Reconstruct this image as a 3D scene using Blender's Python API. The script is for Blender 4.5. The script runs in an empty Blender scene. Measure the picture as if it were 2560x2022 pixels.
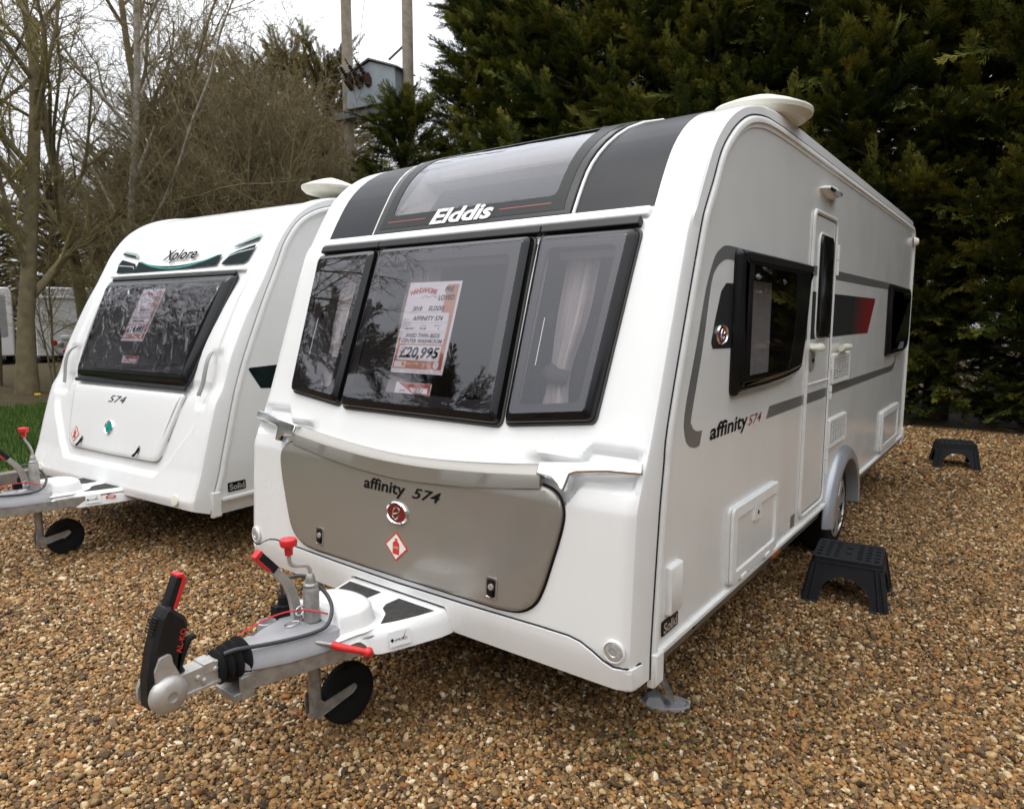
import bpy, bmesh, math, random
import numpy as np
from mathutils import Vector, Matrix
from mathutils.geometry import tessellate_polygon
R = math.radians
sc = bpy.context.scene
COL = sc.collection
rnd_ = random.Random(7)

# ------------------------------------------------------------------ camera
CAM = (-2.1523, -0.9919, 1.6314)
cd = bpy.data.cameras.new("camera")
cd.sensor_width = 36.0
cd.lens = 1711.69 * 36 / 2560
cd.clip_start = 0.05
cd.clip_end = 600
cam = bpy.data.objects.new("camera", cd)
cam.location = CAM
cam.rotation_euler = (R(90 - 7.2183), R(0.053), R(37.1188 - 90))
COL.objects.link(cam)
sc.camera = cam
cd.dof.use_dof = True
cd.dof.focus_distance = 3.3
cd.dof.aperture_fstop = 5.6

# ------------------------------------------------------------------ sky, sun, exposure
CLOUD = 14.0                           # brightness of the overcast cloud deck
SUN_EL, SUN_AZ = 62.0, 140.0          # azimuth counter-clockwise from +X: light comes from the front-left
w = bpy.data.worlds.new("World")
sc.world = w
w.use_nodes = True
nt = w.node_tree
bg = nt.nodes["Background"]
sky = nt.nodes.new("ShaderNodeTexSky")
sky.sky_type = 'NISHITA'
sky.sun_disc = False
sky.sun_elevation = R(SUN_EL)
sky.sun_rotation = R(90 - SUN_AZ)
sky.dust_density = 4.0
sky.air_density = 1.0
bw = nt.nodes.new("ShaderNodeHueSaturation")
bw.inputs["Saturation"].default_value = 0.5
nt.links.new(sky.outputs[0], bw.inputs["Color"])
tc = nt.nodes.new("ShaderNodeTexCoord")
mp = nt.nodes.new("ShaderNodeMapping"); mp.inputs["Scale"].default_value = (1, 1, 2.5)
nz = nt.nodes.new("ShaderNodeTexNoise"); nz.inputs["Scale"].default_value = 1.8; nz.inputs["Detail"].default_value = 7
rp = nt.nodes.new("ShaderNodeMapRange")                      # cloud cover
rp.inputs["From Min"].default_value = 0.30; rp.inputs["From Max"].default_value = 0.62
rp.inputs["To Min"].default_value = 0.62; rp.inputs["To Max"].default_value = 1.0
cl = nt.nodes.new("ShaderNodeMix"); cl.data_type = 'RGBA'
sx = nt.nodes.new("ShaderNodeSeparateXYZ"); nt.links.new(tc.outputs["Generated"], sx.inputs[0])
ov = nt.nodes.new("ShaderNodeMapRange"); ov.inputs["To Min"].default_value = 0.24; ov.inputs["To Max"].default_value = 1.0   # overcast: zenith three times the horizon
nt.links.new(sx.outputs["Z"], ov.inputs["Value"])
cc = nt.nodes.new("ShaderNodeVectorMath"); cc.operation = 'SCALE'; cc.inputs[0].default_value = (CLOUD * 0.97, CLOUD * 0.995, CLOUD * 1.03)
nt.links.new(ov.outputs[0], cc.inputs["Scale"]); nt.links.new(cc.outputs[0], cl.inputs["B"])
nt.links.new(tc.outputs["Generated"], mp.inputs[0]); nt.links.new(mp.outputs[0], nz.inputs["Vector"])
nt.links.new(nz.outputs["Fac"], rp.inputs["Value"])
nt.links.new(rp.outputs[0], cl.inputs["Factor"]); nt.links.new(bw.outputs[0], cl.inputs["A"])
nt.links.new(cl.outputs["Result"], bg.inputs["Color"])
bg.inputs["Strength"].default_value = 0.15
sl = bpy.data.lights.new("sun", 'SUN')
sl.energy = 0.6
sl.angle = R(25)
sl.color = (1.0, 0.965, 0.91)
so = bpy.data.objects.new("sun", sl)
sd = Vector((math.cos(R(SUN_EL)) * math.cos(R(SUN_AZ)), math.cos(R(SUN_EL)) * math.sin(R(SUN_AZ)), math.sin(R(SUN_EL))))
so.rotation_euler = sd.to_track_quat('Z', 'Y').to_euler()
so.location = (0, 0, 12)
COL.objects.link(so)
vs = sc.view_settings
vs.view_transform = 'Standard'
vs.look = 'None'
vs.exposure = 0.52
vs.gamma = 1.0

# ------------------------------------------------------------------ materials
M = {}
def mat(name, col, rough=0.5, metal=0.0, var=0.06, vscale=8.0, bump=0.0, bscale=60.0, coat=0.0, spec=0.5, col2=None, streak=0.0, wave=0.0):
    m = bpy.data.materials.new(name); m.use_nodes = True
    t = m.node_tree; b = t.nodes["Principled BSDF"]
    tcn = t.nodes.new("ShaderNodeTexCoord")
    n = t.nodes.new("ShaderNodeTexNoise"); n.inputs["Scale"].default_value = vscale; n.inputs["Detail"].default_value = 6; n.inputs["Roughness"].default_value = 0.62
    t.links.new(tcn.outputs["Object"], n.inputs["Vector"])
    r = t.nodes.new("ShaderNodeValToRGB")
    c1 = col2 if col2 else tuple(max(0, c * (1 - var * 2.2)) for c in col)
    r.color_ramp.elements[0].position = 0.3; r.color_ramp.elements[0].color = (*c1, 1)
    r.color_ramp.elements[1].position = 0.62; r.color_ramp.elements[1].color = (*col, 1)
    t.links.new(n.outputs["Fac"], r.inputs[0]); t.links.new(r.outputs[0], b.inputs["Base Color"])
    b.inputs["Metallic"].default_value = metal
    b.inputs["Specular IOR Level"].default_value = spec
    b.inputs["Coat Weight"].default_value = coat
    b.inputs["Coat Roughness"].default_value = 0.08
    mr = t.nodes.new("ShaderNodeMapRange")
    mr.inputs["To Min"].default_value = max(0.02, rough - 0.06); mr.inputs["To Max"].default_value = min(1, rough + 0.08)
    t.links.new(n.outputs["Fac"], mr.inputs["Value"]); t.links.new(mr.outputs[0], b.inputs["Roughness"])
    if bump:
        n2 = t.nodes.new("ShaderNodeTexNoise"); n2.inputs["Scale"].default_value = bscale; n2.inputs["Detail"].default_value = 4
        t.links.new(tcn.outputs["Object"], n2.inputs["Vector"])
        bp = t.nodes.new("ShaderNodeBump"); bp.inputs["Strength"].default_value = bump; bp.inputs["Distance"].default_value = 0.01
        t.links.new(n2.outputs["Fac"], bp.inputs["Height"]); t.links.new(bp.outputs[0], b.inputs["Normal"])
    if streak:                                   # rain streaks and road grime, strongest low down
        mpn = t.nodes.new("ShaderNodeMapping"); mpn.inputs["Scale"].default_value = (15, 15, 1.0)
        n3 = t.nodes.new("ShaderNodeTexNoise"); n3.inputs["Scale"].default_value = 1.0; n3.inputs["Detail"].default_value = 5
        t.links.new(tcn.outputs["Object"], mpn.inputs[0]); t.links.new(mpn.outputs[0], n3.inputs["Vector"])
        sp = t.nodes.new("ShaderNodeSeparateXYZ"); t.links.new(tcn.outputs["Object"], sp.inputs[0])
        zr = t.nodes.new("ShaderNodeMapRange"); zr.inputs["From Min"].default_value = 1.1; zr.inputs["From Max"].default_value = 0.35; zr.inputs["To Min"].default_value = 0.45; zr.inputs["To Max"].default_value = 1.4
        t.links.new(sp.outputs["Z"], zr.inputs["Value"])
        sr = t.nodes.new("ShaderNodeMapRange"); sr.inputs["From Min"].default_value = 0.48; sr.inputs["From Max"].default_value = 0.75; sr.inputs["To Max"].default_value = streak * 2.2
        t.links.new(n3.outputs["Fac"], sr.inputs["Value"])
        mm = t.nodes.new("ShaderNodeMath"); mm.operation = 'MULTIPLY'; t.links.new(sr.outputs[0], mm.inputs[0]); t.links.new(zr.outputs[0], mm.inputs[1])
        mi = t.nodes.new("ShaderNodeMix"); mi.data_type = 'RGBA'; mi.inputs["B"].default_value = (0.50, 0.47, 0.41, 1)
        t.links.new(mm.outputs[0], mi.inputs["Factor"]); t.links.new(r.outputs[0], mi.inputs["A"]); t.links.new(mi.outputs["Result"], b.inputs["Base Color"])
    if wave:                                     # thin aluminium skin is never quite flat
        n4 = t.nodes.new("ShaderNodeTexNoise"); n4.inputs["Scale"].default_value = 2.6; n4.inputs["Detail"].default_value = 1
        t.links.new(tcn.outputs["Object"], n4.inputs["Vector"])
        bw_ = t.nodes.new("ShaderNodeBump"); bw_.inputs["Strength"].default_value = wave * 5; bw_.inputs["Distance"].default_value = 0.05
        t.links.new(n4.outputs["Fac"], bw_.inputs["Height"]); t.links.new(bw_.outputs[0], b.inputs["Normal"]); t.links.new(bw_.outputs[0], b.inputs["Coat Normal"])
    M[name] = m
    return m

def glass(name, tint, refl0=0.055, rough=0.02, bump=0.0, bscale=20.0, bdist=0.02):
    m = bpy.data.materials.new(name); m.use_nodes = True
    t = m.node_tree
    for n in list(t.nodes): t.nodes.remove(n)
    out = t.nodes.new("ShaderNodeOutputMaterial")
    tr = t.nodes.new("ShaderNodeBsdfTransparent"); tr.inputs[0].default_value = (*tint, 1)
    gl = t.nodes.new("ShaderNodeBsdfGlossy"); gl.inputs["Roughness"].default_value = rough; gl.inputs["Color"].default_value = (0.95, 0.95, 1, 1)
    lw = t.nodes.new("ShaderNodeLayerWeight"); lw.inputs["Blend"].default_value = 0.5
    p = t.nodes.new("ShaderNodeMath"); p.operation = 'POWER'; p.inputs[1].default_value = 4.0
    q = t.nodes.new("ShaderNodeMath"); q.operation = 'MULTIPLY_ADD'; q.inputs[1].default_value = 1 - refl0; q.inputs[2].default_value = refl0
    mix = t.nodes.new("ShaderNodeMixShader")
    t.links.new(lw.outputs["Facing"], p.inputs[0]); t.links.new(p.outputs[0], q.inputs[0]); t.links.new(q.outputs[0], mix.inputs[0])
    t.links.new(tr.outputs[0], mix.inputs[1]); t.links.new(gl.outputs[0], mix.inputs[2]); t.links.new(mix.outputs[0], out.inputs[0])
    tcn = t.nodes.new("ShaderNodeTexCoord")
    n2 = t.nodes.new("ShaderNodeTexNoise"); n2.inputs["Scale"].default_value = bscale; n2.inputs["Detail"].default_value = 3; n2.inputs["Distortion"].default_value = 0.6
    t.links.new(tcn.outputs["Object"], n2.inputs["Vector"])
    bp = t.nodes.new("ShaderNodeBump"); bp.inputs["Strength"].default_value = bump if bump else 0.015; bp.inputs["Distance"].default_value = bdist
    t.links.new(n2.outputs["Fac"], bp.inputs["Height"])
    t.links.new(bp.outputs[0], gl.inputs["Normal"])
    M[name] = m
    return m

mat("gelcoat", (0.80, 0.80, 0.79), 0.24, var=0.012, vscale=1.7, coat=0.35, streak=0.030)
mat("wall_white", (0.76, 0.765, 0.75), 0.2, var=0.02, vscale=1.3, coat=0.4, streak=0.035, wave=0.02)
mat("trim_white", (0.78, 0.78, 0.755), 0.35, var=0.04, vscale=14)
mat("cream_plastic", (0.76, 0.74, 0.64), 0.4, var=0.06, vscale=11)
mat("satin_black", (0.012, 0.012, 0.013), 0.35, spec=0.3, var=0.12, vscale=20)
mat("gloss_black", (0.007, 0.007, 0.008), 0.14, var=0.1, vscale=9, spec=0.35)
mat("grey_border", (0.026, 0.025, 0.025), 0.22, var=0.06, vscale=6, spec=0.3)
mat("seal_grey", (0.06, 0.057, 0.054), 0.5, var=0.1, vscale=15)
mat("rubber", (0.012, 0.012, 0.012), 0.75, spec=0.2, var=0.2, vscale=30, bump=0.15, bscale=180)
mat("dark_panel", (0.009, 0.0095, 0.013), 0.38, metal=0.0, var=0.05, vscale=4, spec=0.22)
mat("taupe_metallic", (0.33, 0.31, 0.275), 0.24, metal=0.45, var=0.02, vscale=3, coat=0.45)
mat("skirt_grey", (0.20, 0.193, 0.18), 0.35, metal=0.4, var=0.08, vscale=5)
mat("chrome", (0.86, 0.87, 0.88), 0.06, metal=1.0, var=0.01, vscale=8)
mat("stripe_grey", (0.145, 0.147, 0.150), 0.3, var=0.03, vscale=3, coat=0.3)
mat("charcoal_decal", (0.022, 0.025, 0.025), 0.4, var=0.06, vscale=3, spec=0.18)
mat("red_decal", (0.30, 0.012, 0.012), 0.35, var=0.1, vscale=8)
mat("letter_black", (0.007, 0.007, 0.008), 0.55, var=0.05, spec=0.12)
mat("letter_red", (0.27, 0.035, 0.03), 0.4, var=0.05)
mat("letter_white", (0.82, 0.82, 0.82), 0.3, var=0.03)
mat("letter_grey", (0.2, 0.19, 0.19), 0.5, var=0.05)
mat("red_line", (0.36, 0.045, 0.05), 0.4, var=0.05)
mat("maroon", (0.16, 0.008, 0.012), 0.2, var=0.05, coat=0.6)
mat("sign_red", (0.60, 0.05, 0.025), 0.35, var=0.06)
mat("red_plastic", (0.68, 0.025, 0.028), 0.35, var=0.08, vscale=25)
mat("paper", (0.84, 0.83, 0.85), 0.7, var=0.03, vscale=9)
mat("poster_orange", (0.62, 0.30, 0.19), 0.7, var=0.10, vscale=6)
mat("poster_red", (0.50, 0.14, 0.09), 0.7, var=0.10, vscale=6)
mat("poster_yellow", (0.75, 0.42, 0.05), 0.6, var=0.05)
mat("galvanised", (0.42, 0.41, 0.39), 0.5, metal=0.65, var=0.18, vscale=26, bump=0.08, bscale=90, col2=(0.25, 0.24, 0.225))
mat("cast_silver", (0.56, 0.54, 0.51), 0.42, metal=0.55, var=0.10, vscale=22, bump=0.06, bscale=120)
mat("grey_plastic", (0.36, 0.36, 0.375), 0.42, metal=0.15, var=0.05, vscale=12, bump=0.05, bscale=300)
mat("socket_grey", (0.07, 0.07, 0.075), 0.6, var=0.1)
mat("black_plastic", (0.012, 0.012, 0.013), 0.5, spec=0.3, var=0.15, vscale=18, bump=0.08, bscale=200)
mat("stool_plastic", (0.016, 0.017, 0.020), 0.6, spec=0.25, var=0.15, vscale=18, bump=0.1, bscale=150)
mat("cable_black", (0.05, 0.05, 0.055), 0.5, var=0.1, vscale=20)
mat("grip_tape", (0.045, 0.042, 0.038), 0.9, var=0.25, vscale=30, bump=0.4, bscale=400)
mat("lens_clear", (0.62, 0.62, 0.60), 0.12, metal=0.4, var=0.2, vscale=60, bump=0.3, bscale=220, coat=0.6)
mat("lens_amber", (0.62, 0.16, 0.02), 0.2, var=0.1, vscale=30, coat=0.6)
mat("lens_red", (0.42, 0.02, 0.015), 0.2, var=0.1, vscale=30, coat=0.6)
mat("alloy", (0.50, 0.50, 0.51), 0.3, metal=0.8, var=0.05)
mat("arch_silver", (0.40, 0.42, 0.45), 0.32, metal=0.45, var=0.04, vscale=6, coat=0.3)
mat("dark_void", (0.012, 0.012, 0.012), 0.9, var=0.1)
mat("floor_grey", (0.10, 0.095, 0.09), 0.8, var=0.1)
mat("curtain", (0.62, 0.585, 0.545), 0.85, var=0.05, vscale=14, bump=0.2, bscale=90)
mat("curtain_band", (0.055, 0.05, 0.05), 0.8, var=0.1)
mat("blind_grey", (0.55, 0.53, 0.53), 0.7, var=0.03)
mat("cabinet_wood", (0.24, 0.17, 0.115), 0.45, var=0.15, vscale=5)
mat("upholstery", (0.25, 0.225, 0.21), 0.9, var=0.12, vscale=30)
mat("teal", (0.01, 0.30, 0.26), 0.4, var=0.2, vscale=25, spec=0.3)
mat("dark_teal", (0.005, 0.013, 0.014), 0.5, var=0.2, vscale=10, spec=0.10)
mat("pale_teal", (0.30, 0.42, 0.41), 0.3, var=0.2, vscale=10, coat=0.3)
mat("handle_grey", (0.30, 0.30, 0.305), 0.45, var=0.05)
mat("pole_wood", (0.30, 0.255, 0.20), 0.85, var=0.25, vscale=7, bump=0.4, bscale=30, col2=(0.17, 0.15, 0.10))
mat("transformer_grey", (0.27, 0.305, 0.335), 0.5, var=0.08, vscale=5)
mat("insulator", (0.05, 0.028, 0.02), 0.25, var=0.1)
mat("steel_dark", (0.16, 0.165, 0.17), 0.5, metal=0.4, var=0.15)
mat("bark", (0.195, 0.160, 0.082), 0.9, var=0.3, vscale=5, bump=0.7, bscale=26, col2=(0.11, 0.085, 0.05))
mat("bark_birch", (0.44, 0.40, 0.34), 0.85, var=0.3, vscale=7, bump=0.5, bscale=22, col2=(0.16, 0.13, 0.09))
mat("twig", (0.25, 0.195, 0.095), 0.85, var=0.25, vscale=3)
mat("twig_lichen", (0.29, 0.235, 0.085), 0.85, var=0.25, vscale=3)
mat("conifer_bark", (0.07, 0.05, 0.035), 0.9, var=0.3, vscale=8)
mat("kerb_concrete", (0.26, 0.235, 0.20), 0.85, var=0.2, vscale=9, bump=0.4, bscale=60)
mat("van_white", (0.62, 0.62, 0.61), 0.35, var=0.05, vscale=2)
mat("van_grey", (0.25, 0.25, 0.25), 0.5, var=0.08, vscale=3)
mat("flower_yellow", (0.8, 0.55, 0.02), 0.6, var=0.1)
mat("weed_green", (0.06, 0.12, 0.025), 0.7, var=0.3, vscale=40)
glass("front_glass", (0.68, 0.65, 0.675), 0.080, rough=0.004, bump=0.004, bscale=6)
glass("sky_glass", (0.46, 0.44, 0.455), 0.085, rough=0.03, bump=0.05, bscale=4)
glass("side_glass", (0.58, 0.57, 0.58), 0.045, rough=0.004, bump=0.006, bscale=6)
glass("dark_glass", (0.10, 0.10, 0.10), 0.04)
glass("wavy_glass", (0.54, 0.51, 0.54), 0.050, rough=0.015, bump=1.0, bscale=9.0, bdist=0.026)
for i in range(6): mat("red_fade_%d" % i, tuple(a * (1 - (i + 1) / 6) + b * (i + 1) / 6 for a, b in zip((0.022, 0.025, 0.025), (0.21, 0.010, 0.011))), 0.35, var=0.06, vscale=6, spec=0.3)

# ------------------------------------------------------------------ mesh helpers
class MB:
    def __init__(s): s.v = []; s.f = []; s.m = []
    def add(s, vs_, fs, mi=0):
        o = len(s.v); s.v += [tuple(x) for x in vs_]
        s.f += [tuple(i + o for i in f) for f in fs]; s.m += [mi] * len(fs)
        return s
    def box(s, x0, x1, y0, y1, z0, z1, mi=0, mtx=None):
        vs_ = [Vector((x, y, z)) for x in (x0, x1) for y in (y0, y1) for z in (z0, z1)]
        if mtx is not None: vs_ = [mtx @ p for p in vs_]
        return s.add(vs_, [(0, 1, 3, 2), (4, 6, 7, 5), (0, 4, 5, 1), (2, 3, 7, 6), (0, 2, 6, 4), (1, 5, 7, 3)], mi)
    def tube(s, path, r, n=8, mi=0, cap=True, flat=1.0):
        P = [Vector(p) for p in path]; k = len(P)
        rs = r if hasattr(r, '__len__') else [r] * k
        T = [(P[min(i + 1, k - 1)] - P[max(i - 1, 0)]).normalized() for i in range(k)]
        u = T[0].orthogonal().normalized(); vs_ = []
        for i in range(k):
            u = (u - T[i] * u.dot(T[i])).normalized(); b = T[i].cross(u)
            for j in range(n):
                a = 2 * math.pi * j / n
                vs_.append(P[i] + (u * math.cos(a) + b * math.sin(a) * flat) * rs[i])
        fs = [(i * n + j, i * n + (j + 1) % n, (i + 1) * n + (j + 1) % n, (i + 1) * n + j) for i in range(k - 1) for j in range(n)]
        if cap: fs += [tuple(range(n))[::-1], tuple(range((k - 1) * n, k * n))]
        return s.add(vs_, fs, mi)
    def lathe(s, prof, org, axis=(0, 0, 1), n=24, mi=0, cap=True):
        A = Vector(axis).normalized(); u = A.orthogonal().normalized(); b = A.cross(u); o = Vector(org)
        vs_ = [o + A * h + (u * math.cos(2 * math.pi * j / n) + b * math.sin(2 * math.pi * j / n)) * r for r, h in prof for j in range(n)]
        k = len(prof)
        fs = [(i * n + j, i * n + (j + 1) % n, (i + 1) * n + (j + 1) % n, (i + 1) * n + j) for i in range(k - 1) for j in range(n)]
        if cap: fs += [tuple(range(n))[::-1], tuple(range((k - 1) * n, k * n))]
        return s.add(vs_, fs, mi)
    def rings(s, levels, fn, mi=0, cap=True, close_back=False):
        """levels: list of (poly, d) with equal point counts, joined by quads."""
        n = len(levels[0][0]); vs_ = [fn(a, b, d) for poly, d in levels for a, b in poly]
        k = len(levels)
        fs = [(i * n + j, i * n + (j + 1) % n, (i + 1) * n + (j + 1) % n, (i + 1) * n + j) for i in range(k - 1) for j in range(n)]
        if cap: fs.append(tuple(range((k - 1) * n, k * n)))
        if close_back: fs.append(tuple(range(n))[::-1])
        return s.add(vs_, fs, mi)
    def patch(s, outer, fn, d1, d0=None, holes=(), cutb=(), cuta=(), mi=0):
        polys = [[Vector((a, b, 0)) for a, b in pl] for pl in (outer, *holes)]
        flat = [p for pl in polys for p in pl]
        bm = bmesh.new(); bv = [bm.verts.new(p) for p in flat]
        for t in tessellate_polygon(polys):
            try: bm.faces.new([bv[i] for i in t])
            except ValueError: pass
        for cs, ax in ((cutb, 1), (cuta, 0)):
            for c in cs:
                co = Vector((0, 0, 0)); no = Vector((0, 0, 0)); co[ax] = c; no[ax] = 1
                bmesh.ops.bisect_plane(bm, geom=bm.verts[:] + bm.edges[:] + bm.faces[:], plane_co=co, plane_no=no)
        bm.verts.index_update()
        vs_ = [fn(v.co.x, v.co.y, d1) for v in bm.verts]; fs = [tuple(v.index for v in f.verts) for f in bm.faces]
        if d0 is not None:
            bmap = {}
            for e in bm.edges:
                if len(e.link_faces) == 1:
                    for v in e.verts:
                        if v.index not in bmap:
                            bmap[v.index] = len(vs_); vs_.append(fn(v.co.x, v.co.y, d0))
            for e in bm.edges:
                if len(e.link_faces) == 1:
                    a, b = (v.index for v in e.verts); fs.append((a, b, bmap[b], bmap[a]))
        bm.free()
        return s.add(vs_, fs, mi)
    def build(s, name, mats, parent=None, smooth=35, bevel=None, label=None):
        me = bpy.data.meshes.new(name); me.from_pydata(s.v, [], s.f)
        mats = mats if isinstance(mats, (list, tuple)) else [mats]
        for m in mats: me.materials.append(M[m])
        me.polygons.foreach_set("material_index", s.m)
        bm = bmesh.new(); bm.from_mesh(me)
        bmesh.ops.remove_doubles(bm, verts=bm.verts, dist=1e-5)
        bmesh.ops.recalc_face_normals(bm, faces=bm.faces)
        bm.to_mesh(me); bm.free()
        if smooth:
            me.shade_smooth(); me.set_sharp_from_angle(angle=R(smooth))
        o = bpy.data.objects.new(name, me); COL.objects.link(o)
        if parent is not None: o.parent = parent
        if bevel:
            md = o.modifiers.new("bevel", 'BEVEL'); md.width = bevel; md.segments = 3; md.limit_method = 'ANGLE'; md.angle_limit = R(40)
            md.harden_normals = False
        if label: o["label"] = label
        return o

def rnd(poly, rad, seg=5):
    """round the corners of a polygon; rad a number or one per corner"""
    n = len(poly); out = []
    for i in range(n):
        p0, p, p1 = Vector(poly[i - 1]), Vector(poly[i]), Vector(poly[(i + 1) % n])
        r = rad[i] if hasattr(rad, '__len__') else rad
        a, b = (p0 - p), (p1 - p); la, lb = a.length, b.length; a.normalize(); b.normalize()
        half = a.angle(b) / 2
        if r <= 0 or abs(math.pi / 2 - half) < 0.02:
            out.append(tuple(p)); continue
        t = min(r / math.tan(half), la * 0.49, lb * 0.49)
        q0, q1 = p + a * t, p + b * t
        for k in range(seg + 1):
            u = k / seg
            out.append(tuple(q0 * (1 - u) ** 2 + p * 2 * u * (1 - u) + q1 * u * u))
    return out
def inset(poly, t):
    n = len(poly); A = sum(poly[i - 1][0] * poly[i][1] - poly[i][0] * poly[i - 1][1] for i in range(n)); sg = 1 if A > 0 else -1
    out = []
    for i in range(n):
        p0, p, p1 = Vector(poly[i - 1]), Vector(poly[i]), Vector(poly[(i + 1) % n])
        e0, e1 = (p - p0), (p1 - p)
        if e0.length < 1e-7 or e1.length < 1e-7: e0 = e1 = (p1 - p0)
        n0 = Vector((-e0.y, e0.x)).normalized() * sg; n1 = Vector((-e1.y, e1.x)).normalized() * sg
        m = n0 + n1
        m = m / max(0.35, m.dot(n0)) if m.length > 1e-6 else n0
        out.append(tuple(p + m * t))
    return out
def rect(a0, a1, b0, b1): return [(a0, b0), (a1, b0), (a1, b1), (a0, b1)]
def circ(a, b, r, n=24, ry=None): return [(a + r * math.cos(2 * math.pi * i / n), b + (ry or r) * math.sin(2 * math.pi * i / n)) for i in range(n)]
def spline(pts, k=4):
    """Catmull-Rom through the points"""
    P = [np.array(p, float) for p in pts]; out = []
    for i in range(len(P) - 1):
        p0 = P[max(i - 1, 0)]; p1 = P[i]; p2 = P[i + 1]; p3 = P[min(i + 2, len(P) - 1)]
        for j in range(k):
            t = j / k
            out.append(tuple(0.5 * ((2 * p1) + (p2 - p0) * t + (2 * p0 - 5 * p1 + 4 * p2 - p3) * t * t + (3 * p1 - p0 - 3 * p2 + p3) * t ** 3)))
    out.append(tuple(P[-1])); return out
def empty(name, loc, rz=0.0, label=None, cat=None, group=None):
    o = bpy.data.objects.new(name, None); o.location = loc; o.rotation_euler = (0, 0, rz); o.empty_display_size = 0.2
    COL.objects.link(o); tag(o, label, cat, group); return o
def tag(o, label=None, cat=None, group=None, kind=None):
    if label: o["label"] = label
    if cat: o["category"] = cat
    if group: o["group"] = group
    if kind: o["kind"] = kind
    return o
def text_raw(body, size, shear=0.0, bold=0.0, spacing=1.0):
    cu = bpy.data.curves.new("t", 'FONT'); cu.body = body; cu.size = size; cu.shear = shear; cu.offset = bold * size
    cu.align_x = 'CENTER'; cu.align_y = 'CENTER'; cu.space_character = spacing; cu.resolution_u = 3
    ob = bpy.data.objects.new("t", cu); COL.objects.link(ob)
    dg = bpy.context.evaluated_depsgraph_get(); dg.update()
    me = bpy.data.meshes.new_from_object(ob.evaluated_get(dg))
    v = [tuple(p.co) for p in me.vertices]; f = [tuple(p.vertices) for p in me.polygons]
    bpy.data.objects.remove(ob); bpy.data.curves.remove(cu); bpy.data.meshes.remove(me)
    return v, f
def text(mb, body, fn, a, b, size, d, sa=1, width=None, shear=0.0, bold=0.0, mi=0, rot=0.0, spacing=1.0):
    """text centred on (a,b); sa=-1 where the first axis runs right to left"""
    v, f = text_raw(body, size, shear, bold, spacing)
    xs = [p[0] for p in v]; ys = [p[1] for p in v]; cx, cy = (min(xs) + max(xs)) / 2, (min(ys) + max(ys)) / 2
    k = width / (max(xs) - min(xs)) if width else 1
    cr, sr = math.cos(rot), math.sin(rot)
    out = []
    for p in v:
        x, y = (p[0] - cx) * k, p[1] - cy
        x, y = x * cr - y * sr, x * sr + y * cr
        out.append(fn(a + sa * x, b + y, d))
    return mb.add(out, f, mi)
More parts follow.
